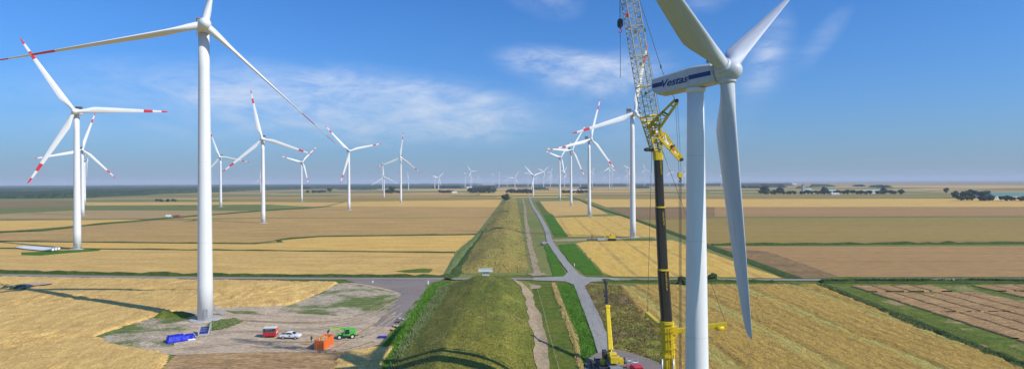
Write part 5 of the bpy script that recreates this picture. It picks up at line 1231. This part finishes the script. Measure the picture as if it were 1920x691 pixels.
for k, (xa, xb, y) in enumerate(((1395, 1432, 352), (1430, 1466, 350.5), (1484, 1504, 353), (1523, 1560, 350), (1600, 1612, 349), (1640, 1662, 351), (1000, 1020, 355), (1085, 1105, 353.5), (1190, 1215, 352.5), (735, 765, 353), (640, 700, 355))):
    canopy('far_copse', [(xa, y + .8), (xb, y + .8), (xb - 4, y - 1), (xa + 4, y - 1)], M['forest'], 12, 12, 7, ['copse on the plain, number %d' % k, ''][1] or 'small hazy copse on the far plain', 3)
# tidal water on the far right horizon
struct(sheet('sea', [(1560, 339.6), (1700, 339.4), (2600, 336.9), (2600, 334.6), (1560, 338.9)], paint('sea_water', (.10, .16, .2), .15, .5), z=.5))

# reeds and tall grass with real blades along the near ditches
def tufts(name, px, n, h, m, label, wide=.14, on=False):
    poly = [tuple(gnd(*p)[:2]) for p in px]; rg = random.Random(len(px) + n); mb = MB(); x0, x1 = min(p[0] for p in poly), max(p[0] for p in poly); y0, y1 = min(p[1] for p in poly), max(p[1] for p in poly); c = 0; tries = 0
    while c < n and tries < n * 60:
        tries += 1; x, y = rg.uniform(x0, x1), rg.uniform(y0, y1)
        if not inside((x, y), poly) or noise.noise((x * .25, y * .12, 6)) < rg.uniform(-.5, .25): continue
        c += 1; z = dike_h(x, y) if on else .05
        for q in range(4):
            a = rg.uniform(0, 6.28); hh = h * rg.uniform(.5, 1.2); l_ = rg.uniform(.1, .5) * hh; ox, oy = rg.uniform(-.3, .3), rg.uniform(-.3, .3); d = (math.cos(a), math.sin(a)); w_ = wide
            mb.face([(x + ox - d[1] * w_, y + oy + d[0] * w_, z), (x + ox + d[1] * w_, y + oy - d[0] * w_, z), (x + ox + d[0] * l_, y + oy + d[1] * l_, z + hh)])
    return stuff(mb.build(name, m), label, 'grass')
tufts('reeds', [(842, 534), (824, 541), (795, 586), (768, 626), (742, 664), (722, 700), (700, 800), (775, 800), (795, 691), (812, 640), (845, 560)], 5200, 1.1, M['reed'], 'pale reeds in the ditch at the left foot of the dike')
tufts('tall_grass', [(830, 530), (808, 534), (775, 570), (752, 600), (735, 628), (712, 660), (690, 700), (665, 800), (705, 800), (745, 660), (790, 590)], 3000, .4, M['grassblade'], 'lush green grass between the hardstanding and the reeds')
tufts('tall_grass', [(1048, 533), (1076, 533), (1098, 575), (1118, 622), (1136, 690), (1144, 780), (1098, 780), (1080, 640)], 3000, .35, M['grassblade'], 'lush green grass between the dry strip and the gravel road')
tufts('dry_grass', [(1034, 531), (1041, 531), (1060, 580), (1083, 632), (1092, 690), (1084, 690), (1070, 630), (1050, 580)], 900, .55, M['wheatear'], 'dry pale grass strip along the dike foot')
tufts('weeds', [(400, 602), (440, 597), (457, 603), (420, 617), (386, 624), (384, 612)], 420, .5, M['reed'], 'yellow-green weeds in front of the big left tower', .14)
tufts('hedge_grass', [(1536, 533), (1545, 533), (1730, 606), (1935, 692), (2000, 730), (1985, 735), (1900, 690), (1715, 612)], 2600, .8, M['reed'], 'rough grass along the ditch right of the wheat')
tufts('hedge_grass', [(1540, 530), (1540, 527), (2000, 526.5), (2000, 529.5)], 2600, 1.2, M['leaf2'], 'rough growth along the right side of the road', .25)

tufts('dike_tussocks', [(875, 522), (940, 522), (985, 540), (1000, 590), (1015, 680), (1010, 800), (700, 800), (760, 680), (800, 600), (850, 540)], 7000, .2, leafmat('tussock_blades', (.09, .12, .03), (.26, .22, .08)), 'short grass tussocks on the near dike', .10, True)
tufts('dike_tussocks', [(845, 515), (905, 440), (945, 380), (985, 380), (1000, 480), (1030, 512)], 2400, .4, leafmat('far_tussock_blades', (.10, .13, .03), (.24, .20, .07)), 'grass tussocks on the dike beyond the road', .25, True)

tufts('meadow_grass', [(1092, 533), (1156, 536), (1250, 642), (1256, 690), (1180, 662), (1150, 655), (1122, 605)], 3200, .4, leafmat('meadow_blades', (.12, .13, .035), (.32, .22, .09)), 'rough tufts in the meadow right of the gravel road', .12)
def fence(px, n, label):
    P = [gnd(*p) for p in px]; root = thing('wire_fence', label, 'fence', (P[0].x, P[0].y, dike_h(P[0].x, P[0].y))); o0 = root.location.copy(); pts = []
    for k in range(n):
        t = k / (n - 1) * (len(P) - 1); i = min(int(t), len(P) - 2); p = P[i].lerp(P[i + 1], t - i); p.z = dike_h(p.x, p.y); pts.append(p - o0)
    for p in pts:
        mb = MB(); mb.tube(p + Vector((0, 0, -.2)), p + Vector((0, 0, 1.15)), .04, .035, n=6); mb.build('post', M['wood'], root)
    for z in (.5, 1.0):
        mb = MB()
        for a, b in zip(pts, pts[1:]): mb.tube(a + Vector((0, 0, z)), b + Vector((0, 0, z)), .012, n=4, caps=False)
        mb.build('wire', M['steel'], root)
fence([(1008, 545), (1018, 580), (1030, 630), (1046, 688), (1054, 720)], 24, 'thin wire fence between the trodden path and the dry grass strip')
